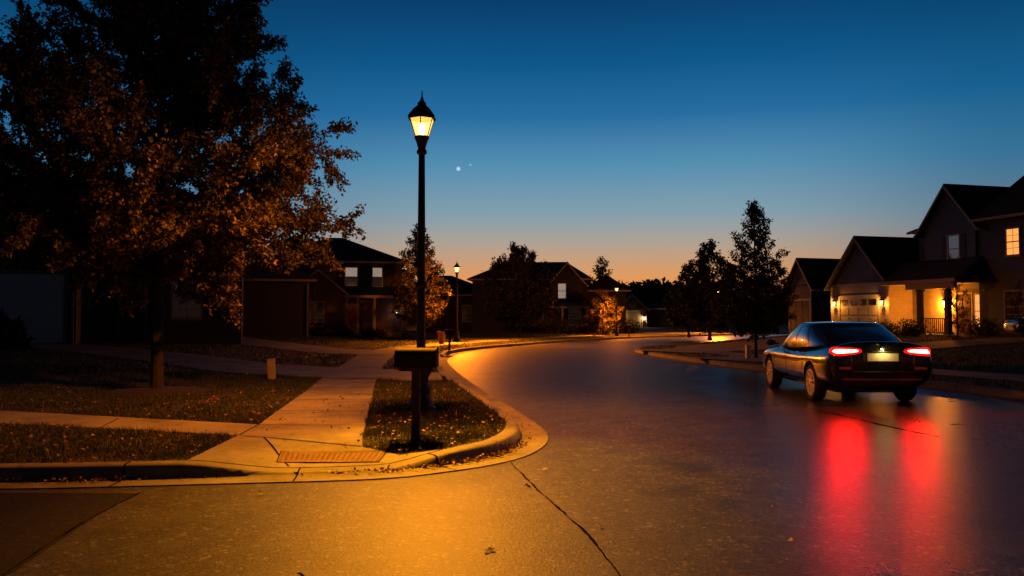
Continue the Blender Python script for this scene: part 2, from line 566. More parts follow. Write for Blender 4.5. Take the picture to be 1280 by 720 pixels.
# ------------------------------------------------------------------ ground
def smooth_line(pts, step=.2):
    pts = [np.array(p, float) for p in pts]
    for _ in range(3):
        q = [pts[0]]
        for a, b in zip(pts[:-1], pts[1:]):
            q += [a * .75 + b * .25, a * .25 + b * .75]
        pts = q + [pts[-1]]
    pts = np.array(pts)
    d = np.r_[0, np.cumsum(np.linalg.norm(np.diff(pts, axis=0), axis=1))]
    n = max(2, int(d[-1] / step))
    t = np.linspace(0, d[-1], n)
    return np.c_[np.interp(t, d, pts[:, 0]), np.interp(t, d, pts[:, 1])]


def offset(line, d):                        # to the left of the direction of travel
    t = np.gradient(line, axis=0)
    t /= np.linalg.norm(t, axis=1)[:, None]
    return line + np.c_[-t[:, 1], t[:, 0]] * d


def inside(poly, x, y):
    poly = np.asarray(poly)
    x = np.asarray(x); y = np.asarray(y)
    r = np.zeros(x.shape, bool)
    j = len(poly) - 1
    for i in range(len(poly)):
        xi, yi = poly[i]; xj, yj = poly[j]
        if yi != yj:
            c = ((yi > y) != (yj > y)) & (x < (xj - xi) * (y - yi) / (yj - yi) + xi)
            r ^= c
        j = i
    return r


def sst(a, b, x):
    t = np.clip((x - a) / (b - a), 0, 1)
    return t * t * (3 - 2 * t)


def hL(x, y):
    x = np.asarray(x, float); y = np.asarray(y, float)
    rise = np.clip(.045 * np.maximum(0, -x - 7), 0, .5)
    along = sst(-3.3, -2.2, x) * (1 - sst(-1.35, -.5, x))
    back = 1 - sst(8.1, 9.6, y)
    drive = sst(17.2, 18.4, y) * (1 - sst(21.6, 22.8, y)) * sst(-3.2, -2.2, x)
    drive2 = sst(27.6, 28.8, y) * (1 - sst(31.4, 32.6, y)) * sst(-4.2, -3.2, x)
    return .14 + rise - .105 * along * back - .085 * drive - .085 * drive2


def hR(x, y):
    return .14 + np.clip(.036 * np.maximum(0, np.asarray(x, float) - 10.5), 0, .5) * (1 - sst(58, 70, np.asarray(y, float)))


left_edge = smooth_line([(-60, 9), (-30, 7.6), (-12, 7.2), (-8, 7.15), (-4.6, 7.2), (-2.55, 7.48), (-1.22, 7.66), (-.7, 7.98), (-.2, 8.38), (.2, 8.95), (.44, 9.8), (.48, 10.6), (.37, 11.5),
                         (0, 13.6), (-.62, 16.8), (-1.31, 20.8), (-1.95, 25.2), (-2.36, 28.6), (-2.3, 33), (-1.2, 37.4), (.6, 41.3), (3.2, 46.9), (9.2, 56.8), (20, 66.5), (36, 77), (62, 90), (110, 112)], .18)
right_edge = smooth_line([(60, -2), (30, .5), (16, 2.5), (11.4, 6.5), (9.6, 10.5), (9.15, 14), (9.0, 16.4), (8.25, 18.9), (7.06, 22), (6.4, 24), (5.98, 26), (5.3, 30), (4.95, 33.2), (5.0, 35.6), (6.3, 38.8), (9.5, 43),
                          (15, 48.4), (22.5, 54.5), (40, 66.5), (70, 82), (115, 104)], .18)


def patch(name, poly, hf, mat, extra=(), lift=0.0, spacing=2.0, fine=None, kind='structure'):
    """triangulated ground sheet inside poly following the height function hf"""
    poly = np.asarray(poly, float)
    x0, y0 = poly.min(0); x1, y1 = poly.max(0)
    pts = [tuple(p) for p in poly]
    n = len(pts)
    edges = [(i, (i + 1) % n) for i in range(n)]
    gx, gy = np.meshgrid(np.arange(x0, x1, spacing), np.arange(y0, y1, spacing))
    gxy = np.c_[gx.ravel(), gy.ravel()]
    if fine:
        fx0, fx1, fy0, fy1, fs = fine
        fxx, fyy = np.meshgrid(np.arange(fx0, fx1, fs), np.arange(fy0, fy1, fs))
        k = ~((gxy[:, 0] > fx0) & (gxy[:, 0] < fx1) & (gxy[:, 1] > fy0) & (gxy[:, 1] < fy1))
        gxy = np.r_[gxy[k], np.c_[fxx.ravel(), fyy.ravel()]]
    gxy = gxy[inside(poly, gxy[:, 0], gxy[:, 1])]
    pts += [tuple(p) for p in gxy]
    v, e, f, *_ = geometry.delaunay_2d_cdt([Vector(p) for p in pts], edges, [], 1, 1e-5)
    xy = np.array([tuple(p) for p in v])
    z = hf(xy[:, 0], xy[:, 1]) + lift
    me = bpy.data.meshes.new(name)
    me.from_pydata([(a, b, c) for (a, b), c in zip(xy, z)], [], [tuple(t) for t in f])
    o = link_mesh(name, me, mat, None, True)
    bm = bmesh.new(); bm.from_mesh(me)
    bmesh.ops.recalc_face_normals(bm, faces=bm.faces)
    if sum(q.normal.z for q in bm.faces) < 0: bmesh.ops.reverse_faces(bm, faces=bm.faces)
    bm.to_mesh(me); bm.free()
    if kind: o['kind'] = kind
    return o


GUT, CURB = .35, .2


def curb_strip(name, line, side, hf):
    """gutter pan, rolled curb face and curb top swept along the gutter edge"""
    back = offset(line, side * (GUT + CURB))
    hb = hf(back[:, 0], back[:, 1])
    prof = [(0, None, -.02), (0, None, .010), (GUT * .55, None, .006), (GUT - .03, None, .008)]
    rings = []
    for i in range(len(line)):
        h = hb[i]
        q = [(0, -.03), (0, .012), (GUT * .5, .008), (GUT - .02, .008), (GUT, .02 + (h - .02) * .15), (GUT + .025, .02 + (h - .02) * .82), (GUT + .045, h - .008), (GUT + .07, h), (GUT + CURB, h), (GUT + CURB, h - .2)]
        rings.append(q)
    offs = [offset(line, side * rings[0][k][0]) for k in range(len(rings[0]))]
    K = len(offs)
    V = []
    for i in range(len(line)):
        for k in range(K):
            V.append((offs[k][i, 0], offs[k][i, 1], rings[i][k][1]))
    Fs = []
    for i in range(len(line) - 1):
        for k in range(K - 1):
            a = i * K + k
            Fs.append((a, a + 1, a + K + 1, a + K) if side < 0 else (a, a + K, a + K + 1, a + 1))
    o = np_mesh(name, V, Fs, M['curb'], None, True)
    o['kind'] = 'structure'
    try: o.data.set_sharp_from_angle(angle=R(50))
    except Exception: pass
    return back


backL = curb_strip('curb', left_edge, 1, hL)
backR = curb_strip('curb', right_edge, 1, hR) if False else None
# the right-hand line runs away from the camera with land on its right
backR = curb_strip('curb', right_edge, -1, hR)

# road sheet
xs = np.arange(-75, 121, 3.0); ys = np.arange(-8, 130, 3.0)
gx, gy = np.meshgrid(xs, ys)
nx, ny = len(xs), len(ys)
idx = np.arange(nx * ny).reshape(ny, nx)
fq = np.c_[idx[:-1, :-1].ravel(), idx[:-1, 1:].ravel(), idx[1:, 1:].ravel(), idx[1:, :-1].ravel()]
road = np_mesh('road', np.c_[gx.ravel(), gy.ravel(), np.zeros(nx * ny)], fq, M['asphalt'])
road['kind'] = 'structure'
gp = MB().add([(-1500, -200, -.05), (1500, -200, -.05), (1500, 2500, -.05), (-1500, 2500, -.05)], [(0, 1, 2, 3)]).build('ground', M['soil'])
gp['kind'] = 'structure'

polyL = np.r_[backL, [(110, 260), (-150, 260), (-150, 20)]]
polyR = np.r_[backR, [(160, 104), (160, -2)]]
lawnL = patch('lawn', polyL, hL, M['soil'], spacing=2.2, fine=(-9, .6, 7.4, 24, .28))
lawnR = patch('lawn', polyR, hR, M['soil'], spacing=1.6)


# pavements
def slab_lines(name, a, b, hf, width=.012, lift=.011):
    a = np.array(a); b = np.array(b)
    d = (b - a) / np.linalg.norm(b - a); n = np.array([-d[1], d[0]]) * width / 2
    q = [a - n, b - n, b + n, a + n]
    mid = [(a + (b - a) * t) for t in np.linspace(0, 1, 7)]
    V, Fs = [], []
    for m in mid:
        for s in (-1, 1):
            p = m + n * s
            V.append((p[0], p[1], float(hf(p[0], p[1])) + lift))
    for i in range(6): Fs.append((2 * i, 2 * i + 1, 2 * i + 3, 2 * i + 2))
    return V, Fs


JV, JF = [], []


def joint(a, b, hf, width=.02, lift=.010):
    V, Fs = slab_lines('j', a, b, hf, width, lift)
    o = len(JV)
    JV.extend(V); JF.extend([tuple(i + o for i in f) for f in Fs])


iA = int(np.argmin(np.hypot(backL[:, 0] + 3.15, backL[:, 1] - 8.0)))
iB = int(np.argmin(np.hypot(backL[:, 0] + .75, backL[:, 1] - 8.5)))
ramp_back = [tuple(p) for p in backL[iA:iB + 1]]
sw_right = [(-1.2, 8.62), (-1.66, 8.95), (-2.05, 11.4), (-2.42, 13.9), (-2.95, 17.4), (-3.42, 20.9), (-4.0, 26), (-4.45, 31.5), (-3.9, 37), (-1.7, 42.8), (.8, 48.6), (6.8, 58.4), (17.5, 68.2)]
sw_left = [(-3.25, 9.55), (-3.3, 10.5), (-3.45, 11.6), (-3.9, 15.3), (-4.42, 18.9), (-4.9, 23), (-5.4, 27.5), (-5.95, 31.8), (-5.3, 38), (-3, 44), (-.5, 49.8), (5.5, 59.6), (16.4, 69.6)]
poly_sw = ramp_back + sw_right + sw_left[::-1]
walk = patch('sidewalk', poly_sw, hL, M['concrete'], lift=.006, spacing=.35)
cw_top = [(-3.3, 10.5), (-7.57, 11.85), (-20, 15.6), (-45, 23.2)]
cw_bot = [(-3.25, 9.55), (-6.83, 10.62), (-20, 14.5), (-45, 22)]
poly_cw = cw_top + cw_bot[::-1]
walk2 = patch('sidewalk', poly_cw, hL, M['concrete'], lift=.006, spacing=.8)
for k in range(40):                          # expansion joints across the pavement
    t = k * 1.55
    for a, b in (((-3.3, 10.9), (-2.0, 10.9)),):
        pass
ysj = [10.45, 12.0, 13.6, 15.2, 16.9, 18.6, 20.3, 22.0, 24, 26, 28, 30]
xr = lambda y: np.interp(y, [p[1] for p in sw_right[:8]], [p[0] for p in sw_right[:8]])
xl = lambda y: np.interp(y, [p[1] for p in sw_left[:8]], [p[0] for p in sw_left[:8]])
for yj in ysj: joint((xl(yj) + .01, yj), (xr(yj - .05) - .01, yj - .05), hL)
joint((-3.24, 9.56), (-3.3, 10.5), hL)
joint((-3.2, 9.5), (-1.68, 8.97), hL)
joint((-2.25, 8.12), (-2.9, 9.4), hL)
for xj in (-5.2, -7.0, -8.8, -10.6, -13):
    joint((xj, np.interp(-xj, [3.25, 6.83, 20], [9.55, 10.62, 14.5]) + .01), (xj - .25, np.interp(-xj + .25, [3.3, 7.57, 20], [10.5, 11.85, 15.6]) - .01), hL)
# right-hand pavement follows its curb
offR1, offR2 = offset(right_edge, -2.0), offset(right_edge, -3.3)
kk = (right_edge[:, 1] > 12) & (right_edge[:, 1] < 95)
poly_rw = np.r_[offR1[kk][::4], offR2[kk][::4][::-1]]
patch('sidewalk', poly_rw, hR, M['concrete'], lift=.02, spacing=1.0)


def ribbon(name, pts, width, hf, lift):
    c = smooth_line(pts, .6)
    return patch('driveway', np.r_[offset(c, width / 2), offset(c, -width / 2)[::-1]], hf, M['concrete'], lift=lift, spacing=.7), np.r_[offset(c, width / 2), offset(c, -width / 2)[::-1]]


_, dw1 = ribbon('driveway', [(-1.72, 19.6), (-3.4, 19.4), (-6.5, 21.2), (-11, 25), (-15, 27.2), (-17.2, 27.9)], 3.0, hL, .018)
_, dw2 = ribbon('driveway', [(-2.9, 30), (-4.6, 30.2), (-8, 32.6), (-13, 38), (-18.0, 44.6)], 3.2, hL, .018)
_, dw3 = ribbon('driveway', [(6.95, 25.2), (9, 26.6), (14, 31), (19.8, 33.8), (24, 34.2)], 3.6, hR, .028)
_, dw4 = ribbon('driveway', [(5.9, 31.5), (9, 34), (14, 41), (19.6, 47.2)], 3.4, hR, .03)
PAVED = [poly_sw, poly_cw, poly_rw, dw1, dw2, dw3, dw4]

# tactile panel of small raised ridges
ta = [(-2.42, 8.28), (-1.38, 8.33), (-1.36, 8.78), (-2.5, 8.72)]
tV, tF = [], []
for i in range(20):
    for j in range(15):
        u, v = (i + .5) / 20, (j + .5) / 15
        p = (np.array(ta[0]) * (1 - u) + np.array(ta[1]) * u) * (1 - v) + (np.array(ta[3]) * (1 - u) + np.array(ta[2]) * u) * v
        z = float(hL(p[0], p[1])) + .012
        b = len(tV)
        for k in range(8): tV.append((p[0] + .02 * math.cos(k * math.pi / 4), p[1] + .013 * math.sin(k * math.pi / 4), z))
        for k in range(8): tV.append((p[0] + .013 * math.cos(k * math.pi / 4), p[1] + .008 * math.sin(k * math.pi / 4), z + .003))
        tF += [(b + k, b + (k + 1) % 8, b + 8 + (k + 1) % 8, b + 8 + k) for k in range(8)]
        tF.append(tuple(b + 8 + k for k in range(8)))
tp = patch('tactile_paving', ta, hL, M['tactile'], lift=.012, spacing=.12)
mb = MB(); mb.add(tV, tF)
dom = mb.build('tactile_studs', M['tactile'], None)
dom['kind'] = 'structure'
for a, b in ((0, 1), (1, 2), (2, 3), (3, 0)): joint(ta[a], ta[b], hL, .01, .015)
# joints in the curb
for i in (int(np.argmin(np.hypot(left_edge[:, 0] - a, left_edge[:, 1] - b))) for a, b in ((-3.7, 7.3), (-2.2, 7.5), (-.62, 8.05), (.45, 10.2), (-.3, 15), (-1.2, 20))):
    pass
jo = np_mesh('pavement_joints', JV, JF, M['tar'])
jo['kind'] = 'structure'
cj = MB()
for a, b in ((-3.7, 7.3), (-2.1, 7.52), (-.62, 8.05), (.47, 10.4), (-.3, 15), (-1.2, 20), (-6.5, 7.2)):
    i = int(np.argmin(np.hypot(left_edge[:, 0] - a, left_edge[:, 1] - b)))
    p0, p1 = left_edge[i], offset(left_edge, GUT + CURB)[i]
    d = (p1 - p0) / np.linalg.norm(p1 - p0); n = np.array([-d[1], d[0]]) * .009
    h = float(hL(p1[0], p1[1]))
    st = [(0, .014), (GUT * .5, .0105), (GUT - .02, .0105), (GUT, .023 + (h - .02) * .15), (GUT + .022, .023 + (h - .02) * .82), (GUT + .043, h - .004), (GUT + .07, h + .003), (GUT + CURB, h + .003)]
    V = []
    for s, z in st:
        q = p0 + d * s
        V += [(q[0] - n[0], q[1] - n[1], z), (q[0] + n[0], q[1] + n[1], z)]
    cj.add(V, [(2 * k, 2 * k + 1, 2 * k + 3, 2 * k + 2) for k in range(len(st) - 1)])
cj.build('curb_joints', M['tar'])['kind'] = 'structure'


# cracks and an older patch in the asphalt
def crack(pts, w0, seed, name='road_crack', mat='tar', z=.004):
    r = np.random.default_rng(seed)
    c = smooth_line(pts, .04)
    c = c + np.cumsum(r.normal(0, .004, c.shape), axis=0) * .6
    wd = w0 * (.35 + np.abs(np.convolve(r.normal(0, 1, len(c) + 8), np.ones(9) / 9, 'valid')) * 2.2)
    wd[0] = wd[-1] = .001
    a, b = offset(c, 1) - c, None
    V = np.r_[np.c_[c + a * wd[:, None], np.full(len(c), z)], np.c_[c - a * wd[:, None], np.full(len(c), z)]]
    n = len(c)
    o = np_mesh(name, V, [(i, i + 1, n + i + 1, n + i) for i in range(n - 1)], M[mat])
    o['kind'] = 'structure'


crack([P(638, 578, 0), P(662, 602, 0), P(690, 628, 0), P(722, 655, 0), P(752, 690, 0), P(780, 730, 0)], .007, 3)
crack([P(1012, 511, 0), P(1060, 521, 0), P(1110, 533, 0), P(1172, 546, 0)], .022, 5)
crack([P(176, 616, 0), P(120, 645, 0), P(70, 678, 0), P(5, 722, 0), P(-60, 770, 0)], .008, 9)
old = [P(172, 617, 0), P(120, 646, 0), P(70, 679, 0), P(5, 723, 0), P(-60, 771, 0), (-12, 3.2), (-20, 7.0), (-12, 7.16), (-8, 7.1), (-5.2, 7.14)]
patch('road_patch', old, lambda x, y: np.zeros_like(x), M['asphalt_old'], lift=.003, spacing=.8)


# ------------------------------------------------------------------ grass and litter
def leaf_quads(pos, dirs, nrm, size, wid=.6, fold=.18):
    """diamond leaves: base, two sides, tip"""
    n = len(pos)
    t = dirs / np.linalg.norm(dirs, axis=1)[:, None]
    s = np.cross(t, nrm); s /= np.maximum(np.linalg.norm(s, axis=1), 1e-6)[:, None]
    u = np.cross(s, t)
    sz = np.broadcast_to(size, (n,))[:, None]
    a = pos
    m = pos + t * sz * .45
    b = m + s * sz * wid * .5 + u * sz * fold
    c = m - s * sz * wid * .5 + u * sz * fold
    d = pos + t * sz
    V = np.stack([a, b, d, c], 1).reshape(-1, 3)
    i = np.arange(n)[:, None] * 4
    Fq = np.concatenate([i + np.array([[0, 1, 2]]), i + np.array([[0, 2, 3]])], 1).reshape(-1, 3)
    return V, Fq


def scatter(n, x0, x1, y0, y1, poly, seed, power=0.0):
    r = np.random.default_rng(seed)
    x = r.uniform(x0, x1, n)
    y = y0 + (y1 - y0) * r.uniform(0, 1, n) ** (1 + power)
    k = inside(poly, x, y)
    for p in PAVED: k &= ~inside(p, x, y)
    return x[k], y[k], r


def grass(name, x0, x1, y0, y1, poly, hf, n, ht, wd, seed, power=0.0):
    x, y, r = scatter(n, x0, x1, y0, y1, poly, seed, power)
    dens = .62 + .3 * np.sin(x * 3.1 + 2 * np.sin(y * 2.3)) * np.sin(y * 2.7 + 1.5 * np.sin(x * 1.9)) + .25 * np.sin(x * 9 + y * 7) * np.sin(y * 11 - x * 5)
    kp = r.uniform(0, 1, len(x)) < dens
    x, y, dens = x[kp], y[kp], dens[kp]
    m = len(x)
    z = hf(x, y) - .005
    hgt = ht * r.uniform(.4, 1.3, m) * (.7 + .5 * np.clip(dens, 0, 1.2)) * np.where(r.uniform(0, 1, m) < .03, 1.7, 1.0) * (.75 + .5 * np.sin(x * 2.1 + np.sin(y * 1.7) * 2) ** 2)
    a = r.uniform(0, 2 * np.pi, m)
    lean = r.uniform(.1, .9, m) * hgt
    b = r.uniform(0, 2 * np.pi, m)
    base = np.c_[x, y, z]
    sd = np.c_[np.cos(a), np.sin(a), np.zeros(m)] * (wd * r.uniform(.6, 1.3, m))[:, None]
    tip = base + np.c_[np.cos(b) * lean, np.sin(b) * lean, hgt]
    V = np.stack([base - sd, base + sd, tip], 1).reshape(-1, 3)
    o = np_mesh(name, V, np.arange(m * 3).reshape(-1, 3), M['grass'])
    return tag(o, None, None, None, 'stuff')


o = grass('grass', -9.5, .6, 7.6, 11.8, polyL, hL, 190000, .05, .0045, 11)
tag(o, 'short leaf-strewn lawn grass on the corner verges', 'grass')
o = grass('grass', -14, .3, 10.5, 20, polyL, hL, 240000, .055, .006, 12, .35)
tag(o, 'dim lawn grass under the large autumn tree', 'grass')
o = grass('grass', -26, 6, 18, 62, polyL, hL, 200000, .07, .013, 13, .3)
tag(o, 'dark lawn grass in front of the far houses', 'grass')
o = grass('grass', 5, 30, 12, 58, polyR, hR, 190000, .07, .012, 14, .3)
tag(o, 'dark lawn grass across the road by the lit porch', 'grass')


def litter(name, pts, sizes, seed, mat, flat=.5):
    r = np.random.default_rng(seed)
    n = len(pts)
    d = r.normal(0, 1, (n, 3)); d[:, 2] *= .35 * flat
    nn = np.c_[r.normal(0, flat, n), r.normal(0, flat, n), np.ones(n)]
    V, Fq = leaf_quads(pts, d, nn, sizes, .75, .16)
    return np_mesh(name, V, Fq, M[mat])


def litter_on(x0, x1, y0, y1, n, seed, up=.035):
    x, y, r = scatter(n, x0, x1, y0, y1, polyL, seed)
    return np.c_[x, y, hL(x, y) + r.uniform(.02, up + .02, len(x))]


p1 = np.r_[litter_on(-9, .4, 7.7, 12, 1100, 21), litter_on(-11, -3, 11, 15, 900, 22), litter_on(-3, 0, 8, 17, 700, 23)]
o = litter('leaf_litter', p1, np.random.default_rng(2).uniform(.025, .06, len(p1)), 24, 'litter', .7)
tag(o, 'small dry fallen leaves strewn over the corner lawns', 'leaf litter', None, 'stuff')
# leaves swept into the gutter
r = np.random.default_rng(31)
gp_ = []
gline = offset(left_edge, GUT - .07)
for (a, b), num, spread in (((.08, 9.05), 190, .55), ((-.35, 8.5), 80, .3), ((-1.05, 8.02), 70, .35), ((-3.95, 7.55), 60, .28), ((-4.4, 7.55), 35, .4), ((.2, 11.6), 14, .4), ((-1.6, 7.9), 14, .8), ((-5.2, 7.5), 20, .6)):
    i0 = int(np.argmin(np.hypot(gline[:, 0] - a, gline[:, 1] - b)))
    for _ in range(int(num * 1.7)):
        i = int(np.clip(i0 + r.normal(0, spread / .18), 0, len(gline) - 1))
        q = gline[i] + r.normal(0, .045, 2)
        gp_.append((q[0], q[1], .02 + abs(r.normal(0, .015))))
gp_ = np.array(gp_)
o = litter('leaf_litter', gp_, r.uniform(.018, .045, len(gp_)), 32, 'litter', 1.0)
tag(o, 'drifts of dry leaves swept into the concrete gutter', 'leaf litter', None, 'stuff')
xx = r.uniform(-3.2, -1.7, 60); yy = r.uniform(8.6, 15, 60)
k = inside(poly_sw, xx, yy)
pp = np.c_[xx[k], yy[k], hL(xx[k], yy[k]) + .018]
o = litter('leaf_litter', pp, r.uniform(.03, .06, len(pp)), 33, 'leaf_dark', .6)
tag(o, 'few dark leaf scraps lying on the orange-lit sidewalk', 'leaf litter', None, 'stuff')

# the few leaves one can count on the asphalt
road_leaves = [(612, 686, .075, 'leaf_dark', 'dark crumpled leaf clump alone on the lit asphalt in front of the kerb corner'),
               (371, 717, .06, 'leaf_dark', 'dark curled leaf at the bottom edge of the picture below the ramp'),
               (655, 606, .05, 'leaf_dark', 'first dark leaf beside the asphalt crack near the gutter'),
               (664, 609, .05, 'leaf_dark', 'dark leaf right on the edge of the asphalt crack'),
               (678, 588, .06, 'litter', 'flat thin leaf on the asphalt just outside the rounded kerb'),
               (752, 659, .06, 'litter', 'pale leaf on the asphalt beside the lower end of the crack'),
               (826, 614, .05, 'litter', 'small leaf on dim asphalt between the crack and the red reflection'),
               (985, 674, .055, 'litter', 'pale leaf on dark asphalt next to the red tail light reflection'),
               (948, 669, .045, 'litter', 'tiny pale leaf on dark asphalt, second from the red reflection'),
               (965, 631, .055, 'litter', 'thin pale leaf on the asphalt left of the red reflection, highest of three'),
               (331, 617, .08, 'leaf_dark', 'dark leaf just below the gutter in front of the ramp'),
               (492, 585, .10, 'litter', 'brown leaf in the gutter mouth at the ramp edge')]
for i, (px, py, sz, mt, lb) in enumerate(road_leaves):
    x, y = P(px, py, .012)
    rr = np.random.default_rng(100 + i)
    n = 4 if i == 0 else 1
    pts = np.c_[rr.normal(0, .03, n) * (n > 1), rr.normal(0, .02, n) * (n > 1), np.full(n, .008)]
    o = litter('fallen_leaf', pts, np.full(n, sz), 200 + i, mt, .5)
    o.location = (x, y, .004)
    o.scale = (1.0, 1.0, 1.0)
    tag(o, lb, 'leaf', 'leaves lying on the asphalt')


# ------------------------------------------------------------------ street lamps
def street_lamp(label):
    t = thing('street_lamp', label, 'street lamp', group='lantern street lamps along the kerb')
    MB().lathe([(.24, 0), (.24, .05), (.21, .07), (.2, .14), (.165, .2), (.155, .3), (.17, .34), (.17, .38), (.13, .44), (.115, .62), (.125, .66), (.125, .7), (.09, .76)], 20).build('base', M['black_metal'], t, True)
    MB().lathe([(.078, .74), (.07, 1.5), (.062, 3.0), (.052, 4.22)], 16).build('pole', M['black_metal'], t, True)
    MB().lathe([(.09, 2.0), (.1, 2.02), (.1, 2.08), (.09, 2.1)], 16).build('collar', M['black_metal'], t, True)
    MB().lathe([(.058, 4.2), (.085, 4.22), (.085, 4.26), (.062, 4.29), (.07, 4.33), (.085, 4.38), (.1, 4.43), (.122, 4.47), (.122, 4.5)], 16).build('cup', M['bronze'], t, True)
    n = 6
    r0, r1, z0, z1 = .118, .215, 4.5, 4.80
    pn = MB()
    ring = lambda r, z: [(r * math.cos(2 * math.pi * (k + .5) / n), r * math.sin(2 * math.pi * (k + .5) / n), z) for k in range(n)]
    a, b = ring(r0, z0), ring(r1, z1)
    pn.add(a + b, [(k, (k + 1) % n, n + (k + 1) % n, n + k) for k in range(n)])
    lg = pn.build('lamp_glass', M['lamp_glass'], t)
    fr = MB()
    for k in range(n): fr.tube([a[k], b[k]], [.009, .009], 6)
    for rr in (b,):
        for k in range(n): fr.tube([rr[k], rr[(k + 1) % n]], [.012, .012], 6)
    fr.build('lantern_frame', M['no_glare_black'], t, True)
    cp = MB().lathe([(.25, 4.80), (.255, 4.82), (.225, 4.86), (.15, 4.955), (.085, 5.01), (.075, 5.03), (.085, 5.045), (.06, 5.07), (.035, 5.1), (.022, 5.12)], n, ph=math.pi / n)
    cp.lathe([(.024, 5.11), (.03, 5.13), (.012, 5.16), (.010, 5.24), (.003, 5.27)], 10)
    cpo = cp.build('cap', M['bronze'], t)
    MB().lathe([(.248, 4.785), (.05, 4.799), (.002, 4.7995)], n, ph=math.pi / n).build('cap_glare_cover', M['no_glare_black'], cpo)  # added black cover, keeps the cap underside from glaring in the lamp light
    MB().lathe([(.122, 4.501), (.002, 4.503)], 16).build('cup_glare_cover', M['no_glare_black'], t)  # added black cover, same purpose for the cup top
    MB().lathe([(.02, 4.52), (.045, 4.55), (.055, 4.62), (.045, 4.7), (.02, 4.73)], 12).build('bulb', M['bulb'], t, True)
    return t


lx, ly = P(526, 512, .14)
lamp0 = street_lamp('tall black lantern street lamp on the grass verge behind the near mailbox, brightest')
lamp0.location = (lx, ly, .13)
lamp0.scale = (.93, .93, .93)
LAMP_W = 9800
aim(lamp_light(lamp0, (0, 0, 4.75), LAMP_W, SOD, .10, 'SPOT', 172), (-.5, -1.0, 0))
# added spot in the lantern, brightens the asphalt towards the junction mouth
ADDED_SPOT_W = 11500
aim(lamp_light(lamp0, (0, 0, 4.72), ADDED_SPOT_W, (1, .38, .008), .08, 'SPOT', 62), (.9, -4.5, 0))
lamp_light(lamp0, (0, 0, 4.768), LAMP_W * .11, (1, .27, .02), .05)
for px, Yd, sc_, lb, wt_ in ((571, 44.5, .86, 'second lantern street lamp, thin and far, between the lit small tree and dark roofs', 45000),
                             (771, 58, .72, 'far short lantern street lamp glowing beside the lit low tree and small gable', 16000),
                             (898, 67, .75, 'farthest lantern street lamp, mostly hidden behind the dark roadside trees', 20000)):
    c = lamp0.copy(); COL.objects.link(c)
    for ch in lamp0.children:
        if ch.type == 'MESH':
            q = ch.copy(); COL.objects.link(q); q.parent = c
    c['label'] = lb
    p = Q(px, 400, Yd)
    c.location = (p.x, Yd, .13)
    c.scale = (sc_, sc_, sc_)
    aim(lamp_light(c, (0, 0, 4.75), wt_, SOD, .08, 'SPOT', 158), (-2, -2, 0) if px == 898 else (1.6, -1.6, 0) if px == 571 else (.4, .4, 0))
    lamp_light(c, (0, 0, 4.7), wt_ * .06, SOD, .08)


# ------------------------------------------------------------------ mailboxes
def mailbox(label):
    t = thing('mailbox', label, 'mailbox', group='kerbside mailboxes on posts')
    ps = MB().box(-.048, .048, -.048, .048, -.1, .82)
    ps.build('post', M['post_wood'], t, bevel=.008)
    br = MB().box(-.2, .2, -.045, .045, .775, .815)
    br.prism([(.055, -.03, .5), (.055, -.03, .58), (.19, -.03, .775), (.13, -.03, .775)], (0, .06, 0))
    br.build('bracket', M['post_wood'], t)
    r = .1
    prof = [(-r, .82), (-r, .95)] + [(-r * math.cos(a), .95 + .1 * math.sin(a)) for a in np.linspace(.15, math.pi - .15, 12)] + [(r, .95), (r, .82)]
    MB().prism([(-.245, y, z) for y, z in prof], (.475, 0, 0)).build('box', M['mailbox'], t, True)
    d = MB().prism([(.231, y * 1.06, .82 + (z - .82) * 1.03) for y, z in prof], (.022, 0, 0))
    dr = d.build('door', M['mailbox'], t, True)
    MB().tube([(.25, -.02, 1.02), (.275, -.02, 1.015), (.275, .02, 1.015), (.25, .02, 1.02)], [.006] * 4, 6).build('handle', M['chrome'], dr, True)
    fl = MB().box(-.02, .012, .102, .108, .9, .925)
    fl.box(-.15, -.0, .102, .108, .89, .93)
    fl.build('flag', M['red_flag'], t)
    return t


mx_, my_ = P(520, 544, .14)
mb0 = mailbox('large dark mailbox on a wooden post standing right in front of the lamp')
mb0.location = (mx_, my_, .13)
mb0.rotation_euler.z = R(-4)
for px, Yd, s_, lb, rz in ((562, 33.5, .82, 'small far mailbox on a post on the verge near the second street lamp', 8), (786, 55, .8, 'tiny pale-topped mailbox across the bend beside the small lit gable', 160)):
    c = copy_thing(mb0)
    c['label'] = lb
    p = Q(px, 400, Yd)
    c.location = (p.x, Yd, .13)
    c.scale = (s_,) * 3
    c.rotation_euler.z = R(rz)


# ------------------------------------------------------------------ utility posts and planter
def utility_post(label, px, py, w, h, mat, hf):
    x, y = P(px, py, .14)
    t = thing('utility_post', label, 'utility post', (x, y, float(hf(x, y)) - .01), R(8), 'short utility posts on the lawns')
    MB().prism([(-w / 2, -w / 2, 0), (w / 2, -w / 2, 0), (w / 2, w / 2, 0), (-w / 2, w / 2, 0)], (0, 0, h)).build('post', M[mat], t, bevel=.006)
    MB().box(-w / 2 - .006, w / 2 + .006, -w / 2 - .006, w / 2 + .006, h + .001, h + .035).build('cap', M[mat], t, bevel=.008)
    return t


utility_post('short beige utility post on the lawn beside the near sidewalk', 340, 474, .15, .43, 'beige', hL).rotation_euler = (0, R(-3), R(6))
utility_post('short pale utility post on the far lawn left of the car', 935, 449, .14, .44, 'pale_plastic', hR)

p = Q(552, 418, 41)
pl = thing('planter_tub', 'tapered orange-lit planter tub standing under the lit small tree', 'planter', (p.x, 41, .14))
MB().lathe([(.13, 0), (.15, .08), (.21, .55), (.24, .56), (.24, .64), (.2, .64), (.19, .58)], 18).build('tub', M['terracotta'], pl, True)


